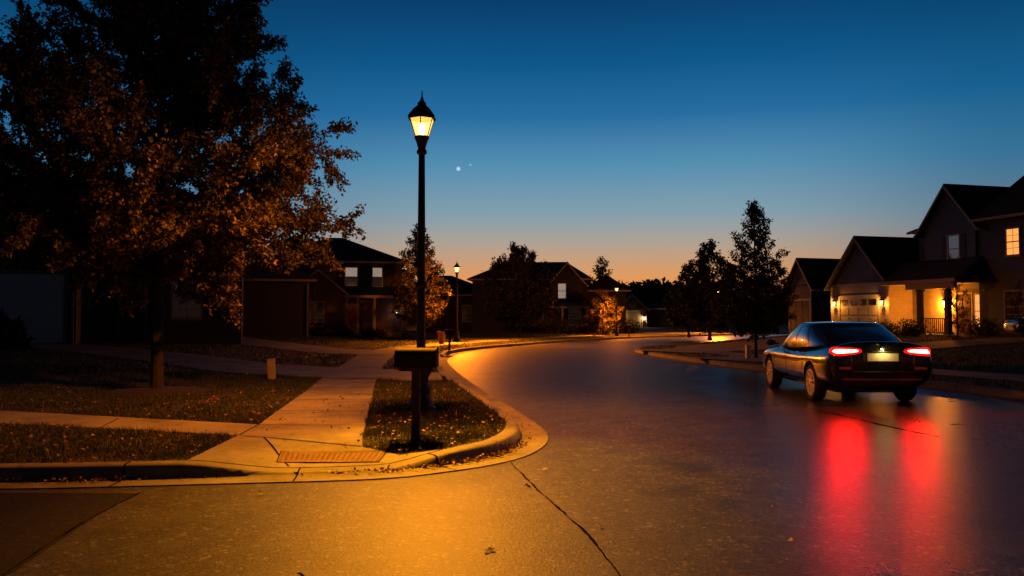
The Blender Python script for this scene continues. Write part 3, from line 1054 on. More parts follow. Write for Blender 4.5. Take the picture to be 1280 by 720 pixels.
# ------------------------------------------------------------------ trees
def tree(name, label, cat, loc, H, z0, prof, nb, n_leaf, ls, mat, seed, trunk_r=.14, up=(25, 60), twigs=7, group=None, lean=(0, 0), wid=.62, outer=.25, drop=0.0):
    """prof: list of (height, radius) of the crown; leaves hang along twigs of a branching skeleton"""
    r = np.random.default_rng(seed)
    t = thing(name, label, cat, loc, 0, group)
    wood = MB()
    ph = np.array([q[0] for q in prof]); pr = np.array([q[1] for q in prof])
    n = 9
    tp = [Vector((lean[0] * (i / n) ** 1.5 + r.normal(0, .02) * H * .1 * (i > 0), lean[1] * (i / n) ** 1.5 + r.normal(0, .02) * H * .1 * (i > 0), H * .97 * i / n)) for i in range(n + 1)]
    rad = [trunk_r * (1.45 if i == 0 else 1.0) * (1 - .93 * (i / n)) + .006 for i in range(n + 1)]
    tp.insert(1, Vector((0, 0, .22))); rad.insert(1, trunk_r * 1.05)
    wood.tube(tp, rad, 10)
    tz = np.array([q.z for q in tp]); txy = np.array([(q.x, q.y) for q in tp])
    at = lambda z: np.array([np.interp(z, tz, txy[:, 0]), np.interp(z, tz, txy[:, 1]), z])
    segs = []
    az = r.uniform(0, 6.28)
    for b in range(nb):
        f = (b + .5) / nb
        az += 2.4 + r.normal(0, .25)
        zt = z0 + (H - z0) * f ** 1.0 * .98       # height where the limb should end up
        rr = float(np.interp(zt, ph, pr)) * r.uniform(.78, 1.08)
        el = R(r.uniform(*up)) * (1 - drop * (1 - f))
        zs = max(z0 * .8, zt - rr * math.tan(el) * .8)
        s = at(min(zs, H * .93))
        e = np.array([math.cos(az) * rr, math.sin(az) * rr, zt]) + np.r_[at(zt)[:2], 0]
        mid = s * .5 + e * .5 + np.array([0, 0, -.08 * rr]) + r.normal(0, .05, 3) * rr
        pts = [s, s * .7 + mid * .3 + r.normal(0, .02, 3) * rr, mid, mid * .45 + e * .55 + r.normal(0, .03, 3) * rr, e]
        br = max(.008, trunk_r * .34 * (1 - .6 * f))
        wood.tube(pts, [br, br * .8, br * .6, br * .4, br * .15], 6)
        pts = np.array(pts)
        tt = np.linspace(0, 1, 5)
        L_ = rr
        segs.append((pts[3], pts[4], .55))
        segs.append((pts[2], pts[3], .4))
        for k in range(twigs):
            u = .22 + .78 * (k + r.uniform(0, 1)) / twigs
            q = np.array([np.interp(u, tt, pts[:, i]) for i in range(3)])
            dr = e - s; dr /= np.linalg.norm(dr)
            v = dr * .75 + r.normal(0, .62, 3) + np.array([0, 0, .18])
            v /= np.linalg.norm(v)
            ln = (.16 + .3 * (1 - abs(u - .55))) * max(L_, .35 * pr.max()) * r.uniform(.55, 1.1)
            q2 = q + v * ln
            m2 = (q + q2) / 2 + np.array([0, 0, .05 * ln])
            wood.tube([q, m2, q2], [br * .28, br * .2, br * .08], 4)
            segs.append((q, m2, .8)); segs.append((m2, q2, 1.25))
            for _ in range(3):
                a_ = q * .4 + q2 * .6 if r.uniform() < .5 else m2
                v2 = v * .6 + r.normal(0, .7, 3); v2 /= np.linalg.norm(v2)
                segs.append((a_, a_ + v2 * ln * r.uniform(.3, .6), 1.0))
    wood.build('trunk', M['bark'], t, True)
    A = np.array([q[0] for q in segs]); B = np.array([q[1] for q in segs]); W = np.array([q[2] for q in segs]) * np.linalg.norm(B - A, axis=1)
    W /= W.sum()
    ids = r.choice(len(segs), n_leaf, p=W)
    u = r.uniform(0, 1, n_leaf)[:, None]
    pos = A[ids] * (1 - u) + B[ids] * u + r.normal(0, ls * .55, (n_leaf, 3))
    ax = (B - A)[ids]; ax /= np.linalg.norm(ax, axis=1)[:, None]
    dirs = ax * .5 + r.normal(0, .75, (n_leaf, 3)) + np.array([0, 0, -.28])
    nn = r.normal(0, .7, (n_leaf, 3)) + np.array([0, 0, .7])
    sz = ls * r.uniform(.6, 1.3, n_leaf)
    V, Fq = leaf_quads(pos, dirs, nn, sz, wid, .14)
    np_mesh('crown', V, Fq, M[mat], t)
    return t


tx, ty = P(196, 487, .2)
tree('maple_tree', 'large autumn tree on the near lawn, its lower right crown lit orange', 'tree', (tx, ty, float(hL(tx, ty)) - .05), 10.6, 2.7,
     [(2.1, 1.6), (2.7, 2.8), (3.4, 3.25), (4.2, 3.15), (5.2, 2.65), (6.3, 2.15), (7.5, 1.7), (9, 1.2), (10.6, .3)], 110, 270000, .082, 'leaf_autumn', 141, .115, (22, 58), 9)
MB().lathe([(1.0, 0), (.95, .03), (.6, .07), (.2, .1), (.1, .1)], 28, (tx, ty, float(hL(tx, ty)) + .0)).build('mulch_ring', M['mulch'], None, True)['kind'] = 'structure'

x, y = P(514, 430, .14)
tree('street_tree', 'small tree behind the lamp post, its right side lit orange by the second lamp', 'tree', (-5.3, 46.6, .1), 6.3, 1.3,
     [(1.0, .8), (1.7, 1.6), (2.8, 1.75), (4.0, 1.3), (5.1, .8), (6.3, .1)], 34, 11000, .13, 'leaf_autumn', 42, .07, (25, 60), 6)
x, y = P(650, 421, .14)
tree('shade_tree', 'broad dark tree in front of the dark gabled house beyond the bend', 'tree', (.5, 55, .1), 6.35, 1.2,
     [(1, 1.0), (1.8, 2.2), (3, 2.5), (4.2, 2.2), (5.3, 1.5), (6.35, .2)], 42, 17000, .18, 'leaf_green', 43, .14, (25, 55), 7)
tree('street_tree', 'dark narrow tree rising behind the house roofs beyond the bend', 'tree', (10.0, 89, .1), 8.0, 1.5,
     [(1.2, .8), (2.4, 1.5), (4, 1.6), (5.6, 1.25), (7, .8), (8.0, .1)], 30, 4500, .24, 'leaf_green', 44, .1, (30, 60), 6)
tree('low_tree', 'low spreading tree lit orange by the far street lamp', 'tree', (6.85, 60.6, .1), 3.4, .5,
     [(.3, .7), (.9, 1.3), (1.6, 1.45), (2.3, 1.15), (3.2, .2)], 30, 8000, .14, 'leaf_autumn', 45, .06, (25, 55), 6)
tree('roadside_tree', 'dark rounded roadside tree left of the tall narrow one', 'tree', (11.6, 47, float(hR(11.6, 47)) - .05), 5.85, 1.0,
     [(.8, 1.0), (1.6, 1.6), (2.8, 1.75), (4, 1.3), (5, .8), (5.85, .1)], 42, 16000, .15, 'leaf_green', 46, .1, (25, 55), 7)
tree('roadside_tree', 'smaller dark roadside tree at the left end of its group', 'tree', (11.7, 53, float(hR(11.7, 53)) - .05), 4.9, .8,
     [(.6, .9), (1.4, 1.3), (2.6, 1.35), (3.8, .9), (4.9, .1)], 34, 10000, .16, 'leaf_green', 47, .08, (25, 55), 6)
x, y = P(945, 448, .14)
tree('pear_tree', 'tallest dark narrow tree against the sky left of the right-hand houses', 'tree', (x, y, float(hR(x, y)) - .05), 5.35, 1.05,
     [(.8, .5), (1.4, .98), (2.3, 1.12), (3.2, .92), (4.2, .58), (5.35, .06)], 52, 17000, .09, 'leaf_green', 48, .05, (35, 65), 7)
tree('roadside_tree', 'dark roadside tree seen between the rounded and the tallest one', 'tree', (14.6, 51, float(hR(14.6, 51)) - .05), 4.9, .9,
     [(.7, .9), (1.5, 1.4), (2.6, 1.5), (3.8, 1.0), (4.9, .1)], 28, 6000, .14, 'leaf_green', 49, .09, (25, 55), 6)
tree('roadside_tree', 'dark roadside tree right of the tallest one, before the far gables', 'tree', (17.6, 53, float(hR(17.6, 53)) - .05), 4.6, .9,
     [(.7, .8), (1.5, 1.3), (2.6, 1.35), (3.6, .9), (4.6, .1)], 28, 5500, .14, 'leaf_green', 50, .09, (25, 55), 6)
tree('shade_tree', 'dark tree top showing above the long roof near the second lamp', 'tree', (-7.2, 62, .1), 8.6, 2.0,
     [(1.6, .9), (3, 1.7), (5, 1.6), (6.8, 1.1), (8.6, .15)], 30, 6000, .18, 'leaf_green', 51, .12, (28, 60), 6)
tree('shade_tree', 'dark tree top poking over the ridge of the gabled house', 'tree', (.9, 84, .1), 8.7, 2.0,
     [(1.6, 1.2), (3.5, 2.3), (5.5, 2.2), (7.2, 1.4), (8.7, .2)], 30, 6000, .24, 'leaf_green', 52, .12, (28, 60), 6)


def shrub(name, label, loc, rx, ry, h, n, ls, seed, mat='leaf_evergreen', group=None, spiky=False):
    r = np.random.default_rng(seed)
    t = thing(name, label, 'shrub', loc, 0, group)
    k = 7
    cx = r.uniform(-.6, .6, k) * rx; cy = r.uniform(-.5, .5, k) * ry; cr = r.uniform(.4, .7, k)
    ids = r.integers(0, k, n)
    d = r.normal(0, 1, (n, 3)); d /= np.linalg.norm(d, axis=1)[:, None]
    rad = r.uniform(.35, 1.05, n)[:, None]
    d[:, 2] = np.abs(d[:, 2])
    pos = np.c_[cx[ids], cy[ids], np.zeros(n)] + d * rad * np.c_[cr[ids] * rx, cr[ids] * ry, h * (.7 + .5 * cr[ids])]
    V, Fq = leaf_quads(pos, d + r.normal(0, .5, (n, 3)), r.normal(0, .7, (n, 3)) + np.array([0, 0, .5]), ls * r.uniform(.6, 1.4, n) * (2.2 if spiky else 1), .25 if spiky else .6, .12)
    np_mesh('foliage', V, Fq, M[mat], t)
    st = MB()
    for i in range(k): st.tube([(cx[i] * .3, cy[i] * .3, -.05), (cx[i] * .8, cy[i] * .8, h * .3), (cx[i], cy[i], h * .7)], [.02, .015, .006], 5)
    st.build('stems', M['bark'], t)
    return t


# far wood along the horizon
r = np.random.default_rng(60)
Vs, Fs_, off = [], [], 0
for k in range(120):
    yy = r.uniform(150, 215)
    ax_ = r.uniform(-.75, .9) if k < 70 else r.uniform(.02, .34)
    xx = ax_ * yy
    hh = r.uniform(6.3, 8.6) * yy / 165 * (1.0 if ax_ > .1 else .95)
    m = 620
    d = r.normal(0, 1, (m, 3)); d /= np.linalg.norm(d, axis=1)[:, None]
    q = d * r.uniform(.5, 1.02, m)[:, None] * np.array([r.uniform(4, 7), 3.5, hh * .55]) + np.array([xx, yy, hh * .48])
    V, Fq = leaf_quads(q, r.normal(0, 1, (m, 3)), r.normal(0, 1, (m, 3)), r.uniform(.7, 1.7, m), .8, .1)
    Vs.append(V); Fs_.append(Fq + off); off += len(V)
tag(np_mesh('far_woods', np.concatenate(Vs), np.concatenate(Fs_), M['leaf_green']), 'low dark wood along the horizon under the orange sky', 'wood', None, 'stuff')


# ------------------------------------------------------------------ houses
class House:
    """local frame: x along the street front, the front faces -y, z from the ground"""

    def __init__(s, name, label, loc, deg):
        s.r = thing(name, label, 'house', loc, R(deg))

    def wall(s, x0, x1, y0, y1, z0, z1, mat, name='wall'):
        return MB().box(x0, x1, y0, y1, z0, z1).build(name, M[mat], s.r)

    def gable(s, x0, x1, y0, y1, ze, zr, axis, wallmat, roofmat, ov=.35, gov=.3, th=.14, rake='trim', front_only=True, plumb=True):
        """gable roof over a rectangle; axis 'y': the gable triangle faces the front"""
        def m(u, v, z): return (u, v, z) if axis == 'y' else (v, u, z)
        a0, a1, b0, b1 = (x0, x1, y0, y1) if axis == 'y' else (y0, y1, x0, x1)
        c = (a0 + a1) / 2
        sl = (zr - ze) / (c - a0)
        el, er = a0 - ov, a1 + ov
        zl = ze - ov * sl
        tri = MB()
        tri.prism([m(a0, b0 + .003, ze - .003), m(a1, b0 + .003, ze - .003), m(c, b0 + .003, zr - .004)], Vector(m(0, b1 - b0 - .006, 0)))
        tri.build('gable_wall', M[wallmat], s.r)
        rf = MB()
        sec = [(el, zl), (c, zr), (er, zl), (er, zl + th), (c, zr + th * 1.25), (el, zl + th)]
        for half in ([sec[0], sec[1], sec[4], sec[5]], [sec[1], sec[2], sec[3], sec[4]]):
            rf.prism([m(u, b0 - gov, z) for u, z in half], Vector(m(0, b1 - b0 + 2 * gov, 0)))
        o = rf.build('roof', M[roofmat], s.r)
        if rake:
            rk = MB()
            for half in ([(el, zl), (c, zr)], [(c, zr), (er, zl)]):
                (u0, q0), (u1, q1) = half
                rk.prism([m(u0, b0 - gov - .03, q0 - .06), m(u1, b0 - gov - .03, q1 - .06), m(u1, b0 - gov - .03, q1 + th * .75), m(u0, b0 - gov - .03, q0 + th * .75)], Vector(m(0, .026, 0)))
            rk.build('rake_board', M[rake], o)
            for u in ((el - .1, el - .004), (er + .004, er + .1)):
                fs = MB().prism([m(u[0], b0 - gov, zl - .02), m(u[1], b0 - gov, zl - .02), m(u[1], b0 - gov, zl + .1), m(u[0], b0 - gov, zl + .1)], Vector(m(0, b1 - b0 + 2 * gov, 0)))
                fs.build('gutter', M[rake], o)
        return o

    def hip(s, x0, x1, y0, y1, ze, zr, roofmat, ov=.4, ridge=None, trim='trim'):
        x0 -= ov; x1 += ov; y0 -= ov; y1 += ov
        ins = min(x1 - x0, y1 - y0) / 2
        if ridge is not None: ra, rb = ridge
        elif x1 - x0 >= y1 - y0: ra, rb = ((x0 + ins, (y0 + y1) / 2), (x1 - ins, (y0 + y1) / 2))
        else: ra, rb = (((x0 + x1) / 2, y0 + ins), ((x0 + x1) / 2, y1 - ins))
        if abs(ra[0] - rb[0]) + abs(ra[1] - rb[1]) < .05: rb = (ra[0] + .05, ra[1])
        V = [(x0, y0, ze), (x1, y0, ze), (x1, y1, ze), (x0, y1, ze), (x0, y0, ze + .12), (x1, y0, ze + .12), (x1, y1, ze + .12), (x0, y1, ze + .12), (*ra, zr), (*rb, zr)]
        if x1 - x0 >= y1 - y0: top = [(4, 5, 9, 8), (5, 6, 9), (6, 7, 8, 9), (7, 4, 8)]
        else: top = [(4, 5, 8), (5, 6, 9, 8), (6, 7, 9), (7, 4, 8, 9)]
        o = MB().add(V, [(0, 3, 2, 1), (0, 1, 5, 4), (1, 2, 6, 5), (2, 3, 7, 6), (3, 0, 4, 7)] + top).build('roof', M[roofmat], s.r)
        gt = MB().box(x0, x1, y0 - .1, y0 - .004, ze - .03, ze + .1)
        gt.build('gutter', M[trim], o)
        return o

    def _side(s, side, at):
        if side == 'front': return Matrix(((1, 0, 0, 0), (0, 1, 0, at), (0, 0, 1, 0), (0, 0, 0, 1)))
        if side == 'left': return Matrix(((0, 1, 0, at), (-1, 0, 0, 0), (0, 0, 1, 0), (0, 0, 0, 1)))     # u runs along -y
        return Matrix(((0, -1, 0, at), (1, 0, 0, 0), (0, 0, 1, 0), (0, 0, 0, 1)))

    def window(s, u, z, wd, h, at, side='front', lit=None, lower=None, trim='trim', shutters=None, grid=(2, 2)):
        """double-hung window centred at u, sill height z, on the plane `at`"""
        m = s._side(side, at)
        fr = MB()
        t = .07
        fr.box(u - wd / 2 - t, u - wd / 2, -.06, .0, z - t, z + h + t).box(u + wd / 2, u + wd / 2 + t, -.06, .0, z - t, z + h + t)
        fr.box(u - wd / 2, u + wd / 2, -.06, .0, z + h, z + h + t).box(u - wd / 2, u + wd / 2, -.06, .0, z - t, z)
        fr.box(u - wd / 2, u + wd / 2, -.05, -.004, z + h / 2 - .025, z + h / 2 + .025)
        o = fr.xf(m).build('window', M[trim], s.r)
        MB().box(u - wd / 2 - t - .03, u + wd / 2 + t + .03, -.1, -.002, z - t - .05, z - t - .003).xf(m).build('sill', M[trim], o)
        gmat = [M['glass'] if not lit else M[lit], M['glass'] if not (lower or (lit and lower is None)) else M[lower or lit]]
        for k, (a, b) in enumerate(((z + h / 2 + .026, z + h - .002), (z + .002, z + h / 2 - .026))):
            MB().box(u - wd / 2 + .002, u + wd / 2 - .002, -.024, -.003, a, b).xf(m).build('pane', gmat[k], o)
        mu = MB()
        for i in range(1, grid[0]):
            x_ = u - wd / 2 + wd * i / grid[0]
            mu.box(x_ - .011, x_ + .011, -.034, -.026, z + .004, z + h - .004)
        for j in range(1, grid[1]):
            for zz in (z + h / 2 * j / grid[1], z + h / 2 + h / 2 * j / grid[1]):
                mu.box(u - wd / 2 + .004, u + wd / 2 - .004, -.0335, -.0262, zz - .01, zz + .01)
        if mu.v: mu.xf(m).build('muntins', M[trim], o)
        if shutters:
            for sg in (-1, 1):
                x_ = u + sg * (wd / 2 + t + .19)
                sh = MB().box(x_ - .17, x_ + .17, -.04, -.001, z - .05, z + h + .05)
                for q in range(12): sh.box(x_ - .13, x_ + .13, -.052, -.0402, z + h * q / 12, z + h * q / 12 + .06)
                sh.xf(m).build('shutter', M[shutters], s.r)
        return o

    def garage(s, x, wd, h, yf, mat='door_pale', trim='trim', rows=4, cols=4, windows=False, side='front'):
        m = s._side(side, yf)
        d = MB().box(x - wd / 2, x + wd / 2, -.03, -.002, 0.0, h)
        for i in range(cols):
            for j in range(rows):
                a = x - wd / 2 + wd * (i + .08) / cols; b = x - wd / 2 + wd * (i + .92) / cols
                c = h * (j + .1) / rows; e = h * (j + .9) / rows
                if windows and j == rows - 1: continue
                d.box(a, b, -.045, -.0302, c, e)
        o = d.xf(m).build('garage_door', M[mat], s.r, bevel=0)
        tr = MB().box(x - wd / 2 - .14, x - wd / 2 - .004, -.06, -.001, 0, h + .15).box(x + wd / 2 + .004, x + wd / 2 + .14, -.06, -.001, 0, h + .15).box(x - wd / 2 - .003, x + wd / 2 + .003, -.06, -.001, h + .004, h + .15)
        tr.xf(m).build('door_trim', M[trim], o)
        if windows:
            for i in range(cols):
                a = x - wd / 2 + wd * (i + .12) / cols; b = x - wd / 2 + wd * (i + .88) / cols
                MB().box(a, b, -.04, -.0305, h * (rows - .85) / rows, h * (rows - .2) / rows).xf(m).build('door_window', M['glass'], o)
        return o

    def door(s, x, z, wd, h, yf, mat='door_red', trim='trim'):
        d = MB().box(x - wd / 2, x + wd / 2, yf - .05, yf - .002, z, z + h)
        for sx in (-1, 1):
            for (a, b) in ((.08, .42), (.5, .92)):
                d.box(x + sx * wd * .25 - wd * .17, x + sx * wd * .25 + wd * .17, yf - .062, yf - .0502, z + h * a, z + h * b)
        o = d.build('door', M[mat], s.r)
        MB().box(x - wd / 2 - .1, x - wd / 2 - .004, yf - .07, yf - .001, z, z + h + .1).box(x + wd / 2 + .004, x + wd / 2 + .1, yf - .07, yf - .001, z, z + h + .1).box(x - wd / 2, x + wd / 2, yf - .07, yf - .001, z + h + .004, z + h + .1).build('door_frame', M[trim], o)
        MB().lathe([(.012, 0), (.03, .01), (.035, .03), (.02, .05)], 10).xf(Matrix.Translation((x + wd * .4, yf - .062, z + h * .48)) @ Matrix.Rotation(R(90), 4, 'X')).build('door_knob', M['chrome'], o, True)
        return o

    def column(s, x, y, z0, z1, wd, mat='trim'):
        c = MB().box(x - wd / 2, x + wd / 2, y - wd / 2, y + wd / 2, z0 + .12, z1 - .1)
        c.box(x - wd * .72, x + wd * .72, y - wd * .72, y + wd * .72, z0, z0 + .119).box(x - wd * .72, x + wd * .72, y - wd * .72, y + wd * .72, z1 - .099, z1)
        return c.build('column', M[mat], s.r)

    def sconce(s, x, z, yf, watts, col=(1, .48, .12), bulb='bulb_small', size=1.0):
        k = size
        b = MB().box(x - .05 * k, x + .05 * k, yf - .03, yf - .002, z - .13 * k, z + .13 * k)
        b.tube([(x, yf - .03, z + .1 * k), (x, yf - .13, z + .2 * k), (x, yf - .16, z + .16 * k)], [.012, .012, .012], 6)
        b.lathe([(.11 * k, 0), (.1 * k, .02), (.03 * k, .09 * k), (.01, .13 * k)], 8, (x, yf - .16, z + .07 * k))
        b.lathe([(.06 * k, 0), (.065 * k, .03)], 8, (x, yf - .16, z - .19 * k))
        o = b.build('wall_lantern', M['black_metal'], s.r)
        MB().lathe([(.05 * k, -.155 * k), (.085 * k, .065 * k)], 8, (x, yf - .16, z)).build('lantern_glass', M['lamp_glass'], o)
        MB().lathe([(.015, -.12 * k), (.035 * k, -.08 * k), (.035 * k, -.02 * k), (.015, .02 * k)], 8, (x, yf - .16, z)).build('lantern_bulb', M[bulb], o, True)
        lamp_light(o, (x, yf - .30, z - .05), watts, col, .05)
        return o

    def downspout(s, x, yf, z0, z1, mat='trim'):
        return MB().box(x - .04, x + .04, yf - .085, yf - .005, z0, z1).build('downspout', M[mat], s.r)


# --- near left house: two storeys behind the big tree
h = House('suburban_house', 'large dark two-storey house behind the big autumn tree, pale garage door at its end', (-17.6, 28.2, float(hL(-17.6, 28)) - .02), 18)
h.wall(-4.5, 2.0, 0, 6.5, -.3, 2.95, 'siding_dark')
h.garage(-.55, 4.3, 2.45, 0, 'door_pale', 'trim_tan')
h.gable(-4.5, 2.0, 0, 6.4, 2.95, 5.1, 'y', 'siding_dark', 'roof', rake='trim_tan')
h.wall(-6.5, 7.6, 4.2, 12, -.3, 5.3, 'siding_dark')
h.hip(-6.5, 7.6, 4.2, 12, 5.32, 7.2, 'roof', trim='trim_tan')
for u in (-1.5, 3.6, 6.0): h.window(u, 3.55, .95, 1.35, 4.2, trim='trim_tan')
h.window(5.4, .9, 1.1, 1.5, 4.2, trim='trim_tan')
h.door(3.3, .15, .95, 2.1, 4.2, trim='trim_tan')
h.downspout(1.9, 0, -.2, 2.8, 'trim_tan')

# --- second left house
h = House('suburban_house', 'dark house half hidden under the big tree crown, narrow pale garage door', (-15.8, 44.5, float(hL(-15.8, 44)) - .02), 16)
h.wall(-4.2, 4.4, 0, 8, -.3, 3.0, 'siding_dark')
h.garage(-2.4, 2.3, 2.25, 0, 'door_pale', 'trim_tan', cols=3)
h.hip(-4.2, 4.4, 0, 8, 3.02, 5.4, 'roof', trim='trim_tan')
h.downspout(4.3, 0, -.2, 2.9, 'trim_tan')

# --- brick house with porch and two pale upper windows
h = House('suburban_house', 'brick house with white porch columns and two pale upper windows', (-11.6, 52, float(hL(-11.6, 52)) - .02), 12)
h.wall(-4.4, 4.6, 2.4, 10.5, -.3, 4.85, 'siding_brown')
h.hip(-4.4, 4.6, 2.4, 10.5, 4.87, 6.95, 'roof')
h.wall(-2.5, .55, 0, 2.4, -.3, 2.9, 'brick')
h.gable(-2.5, .55, 0, 2.6, 2.9, 4.2, 'y', 'brick', 'roof')
h.window(-1.05, .62, .78, 1.5, 0, grid=(2, 3))
for u, ww in ((1.15, .78), (2.9, .62)): h.window(u, 3.28, ww, 1.25, 2.4, lit='blind', lower='glass', shutters='siding_dark', grid=(1, 1))
h.wall(.56, 4.6, 2.1, 2.39, -.3, 2.55, 'brick', 'porch_wall')
pr = MB().prism([(.56, .1, 2.62), (.56, 2.38, 3.25), (.56, 2.38, 3.1), (.56, .1, 2.5)], (4.3, 0, 0)).build('porch_roof', M['roof'], h.r)
MB().box(.6, 4.9, -.0, .095, 2.42, 2.6).build('porch_beam', M['trim'], pr)
for u in (.85, 1.55, 2.65, 4.5): h.column(u, .22, .1, 2.41, .14)
MB().box(.56, 4.8, .0, 2.09, -.2, .1).build('porch_floor', M['concrete'], h.r)
h.door(2.1, .12, .95, 2.05, 2.1)
h.sconce(4.2, 1.55, 2.1, 2, (1, .85, .65), 'bulb_white', .9)
h.downspout(-2.44, 0, -.1, 2.75)

# --- low house behind the second lamp
h = House('suburban_house', 'low dark hipped house with a stub chimney behind the second lamp', (-5.6, 73, .1), 6)
h.wall(-5, 4.2, 0, 8, -.3, 3.3, 'siding_dark')
h.hip(-5, 4.2, 0, 8, 3.32, 5.35, 'roof')
MB().box(-2.1, -1.3, 3.2, 3.9, 4.2, 5.95).box(-2.2, -1.2, 3.1, 4.0, 5.952, 6.1).build('chimney', M['brick_dark'], h.r)
h.window(-2, 1, 1.1, 1.4, 0); h.window(1.6, 1, 1.1, 1.4, 0)
h.garage(-3.9, 1.8, 2.1, 0, 'door_pale', cols=3)

# --- gabled house beyond the bend
h = House('suburban_house', 'dark house beyond the bend with a gabled bay and one pale upper window', (1.2, 68, .1), -4)
h.wall(-4.6, 5.2, 0, 9, -.3, 4.5, 'siding_dark')
h.hip(-4.6, 5.2, 0, 9, 4.52, 6.35, 'roof_brown', ridge=((-1.9, 4.5), (3.4, 4.5)))
h.wall(2.25, 4.75, -.9, .4, 2.4, 4.4, 'siding_grey')
h.gable(2.25, 4.75, -.9, 4, 4.4, 5.85, 'y', 'siding_grey', 'roof_brown', ov=.25)
h.window(3.05, 2.95, .62, 1.2, -.9, lit='blind', grid=(1, 1))
h.window(.6, 3.05, .7, 1.2, 0, grid=(2, 1))
h.window(-2.5, 3.05, .8, 1.2, 0)
pr = MB().prism([(-.2, -2.3, 2.28), (-.2, -.002, 2.85), (-.2, -.002, 2.7), (-.2, -2.3, 2.16)], (5.5, 0, 0)).build('porch_roof', M['roof_brown'], h.r)
MB().box(-.2, 5.3, -2.4, -2.305, 2.08, 2.26).build('porch_beam', M['trim'], pr)
for u in (1.5, 3.1, 5.1): h.column(u, -2.2, .1, 2.15, .16)
MB().box(-.2, 5.3, -2.4, -.01, -.2, .1).build('porch_floor', M['concrete'], h.r)
h.door(2.3, .12, .95, 2.0, 0); h.window(.7, .75, 1.0, 1.3, 0); h.window(4.1, .75, 1.0, 1.3, 0)
# right-hand wing of the same street, lower ridge
h.wall(5.21, 8.6, 2.5, 8.5, -.3, 3.6, 'siding_dark')
h.hip(5.3, 8.6, 2.5, 8.5, 3.62, 5.2, 'roof_brown')

# --- small lit gable beside the third lamp
h = House('suburban_house', 'small far house, tan gable front with two lit wall lanterns', (14.9, 99, .1), -6)
h.wall(-1.75, 1.75, 0, 7, -.3, 2.35, 'siding_tan')
h.gable(-1.75, 1.75, 0, 7, 2.35, 4.05, 'y', 'siding_brown', 'roof_brown')
h.garage(0, 2.3, 2.0, 0, 'siding_tan', cols=3)
h.sconce(-1.45, 1.5, 0, 60, (1, .5, .12), 'bulb_small', 1.8)
h.sconce(1.45, 1.25, 0, 70, (1, .62, .28), 'bulb_white', 1.8)
h.wall(1.8, 8, 2, 9, -.3, 2.3, 'siding_dark')
h.hip(1.9, 8, 2, 9, 2.32, 3.6, 'roof_brown')

# --- farther dim house
h = House('suburban_house', 'very dim far house with a faint warm window behind roadside trees', (25, 118, .1), -12)
h.wall(-4, 4, 0, 8, -.3, 2.9, 'siding_dark')
h.gable(-4, 4, 0, 8, 2.9, 5.0, 'x', 'siding_dark', 'roof_brown')
h.wall(-3.4, -.6, -1.2, .0, -.3, 2.8, 'siding_brown')
h.gable(-3.4, -.6, -1.2, 3, 2.8, 4.7, 'y', 'siding_brown', 'roof_brown', ov=.2)
h.window(1.0, .9, .9, 1.3, 0, lit='lit'); h.window(2.3, .9, .7, 1.3, 0, lit='lit_cool', lower='glass')

# --- house farther up the right side
h = House('suburban_house', 'dark house with one small front gable behind the lit porch house', (23.3, 61, float(hR(23, 61)) - .02), -72)
h.wall(-3.5, 6.5, .9, 10, -.3, 3.7, 'siding_dark')
h.gable(-3.5, 6.5, .9, 10, 3.7, 5.55, 'x', 'siding_dark', 'roof')
h.wall(-1.35, 1.35, -1.6, .89, -.3, 3.35, 'siding_brown')
h.gable(-1.35, 1.35, -1.6, 4, 3.4, 5.3, 'y', 'siding_brown', 'roof')
h.garage(0, 2.3, 2.2, -1.6, 'siding_dark', cols=3)
h.window(-2.5, 2.1, .6, 1.25, .9, grid=(1, 1)); h.window(3.6, .9, 1.0, 1.4, .9)
h.window(4.5, 1.9, .7, 1.35, -3.5, side='left', grid=(1, 1)) if False else None
h.sconce(-3.1, 1.6, .9, 25, (1, .5, .15), 'bulb_small', 1.6)
h.downspout(1.3, -1.6, -.2, 3.2)

# --- the lit house on the right
P0 = Vector((20.8, 48, 0))
h = House('suburban_house', 'large house on the right with glowing porch, lit garage lanterns and an orange upper window', (20.8, 48, float(hR(20.8, 48)) - .05), -75)
G = h
h.wall(-2.55, 2.55, 0, 6, -.3, 3.05, 'siding_tan')
h.gable(-2.55, 2.55, 0, 7, 3.05, 5.75, 'y', 'siding_brown', 'roof', rake='trim_tan', ov=.3)
h.garage(.0, 3.3, 2.2, 0, 'siding_pale', 'trim', cols=4, windows=True)
h.sconce(-2.1, 1.9, 0, 75, (1, .33, .04), 'bulb_small', 1.3)
h.sconce(2.1, 1.9, 0, 75, (1, .33, .04), 'bulb_small', 1.3)
h.downspout(-2.45, 0, -.1, 2.9)
# porch wall set back between garage and the right wing
h.wall(2.56, 7.6, 1.6, 9.5, -.3, 3.3, 'siding_tan')
pr = MB().prism([(2.6, -.55, 2.98), (2.6, 1.04, 4.15), (2.6, 1.04, 4.0), (2.6, -.55, 2.84)], (5.3, 0, 0)).build('porch_roof', M['roof'], h.r)
MB().box(2.6, 7.95, -.66, -.555, 2.82, 3.02).build('gutter', M['trim_tan'], pr)
MB().box(4.4, 7.75, -.5, -.32, 2.52, 2.8).build('porch_beam', M['trim_tan'], pr)
MB().box(2.62, 7.58, -.54, 1.59, 2.804, 2.84).build('porch_ceiling', M['trim'], pr)
for u in (5.36, 7.26): h.column(u, -.41, .15, 2.51, .24, 'siding_dark')
MB().box(2.57, 7.7, -.6, 1.59, -.3, .14).build('porch_floor', M['concrete'], h.r)
h.door(6.25, .15, .98, 2.1, 1.6, 'door_red')
h.sconce(5.02, 1.85, 1.6, 330, (1, .29, .02), 'bulb_small', 1.2)
h.window(7.15, .5, .35, 1.7, 1.6, lit='lit', grid=(1, 2))
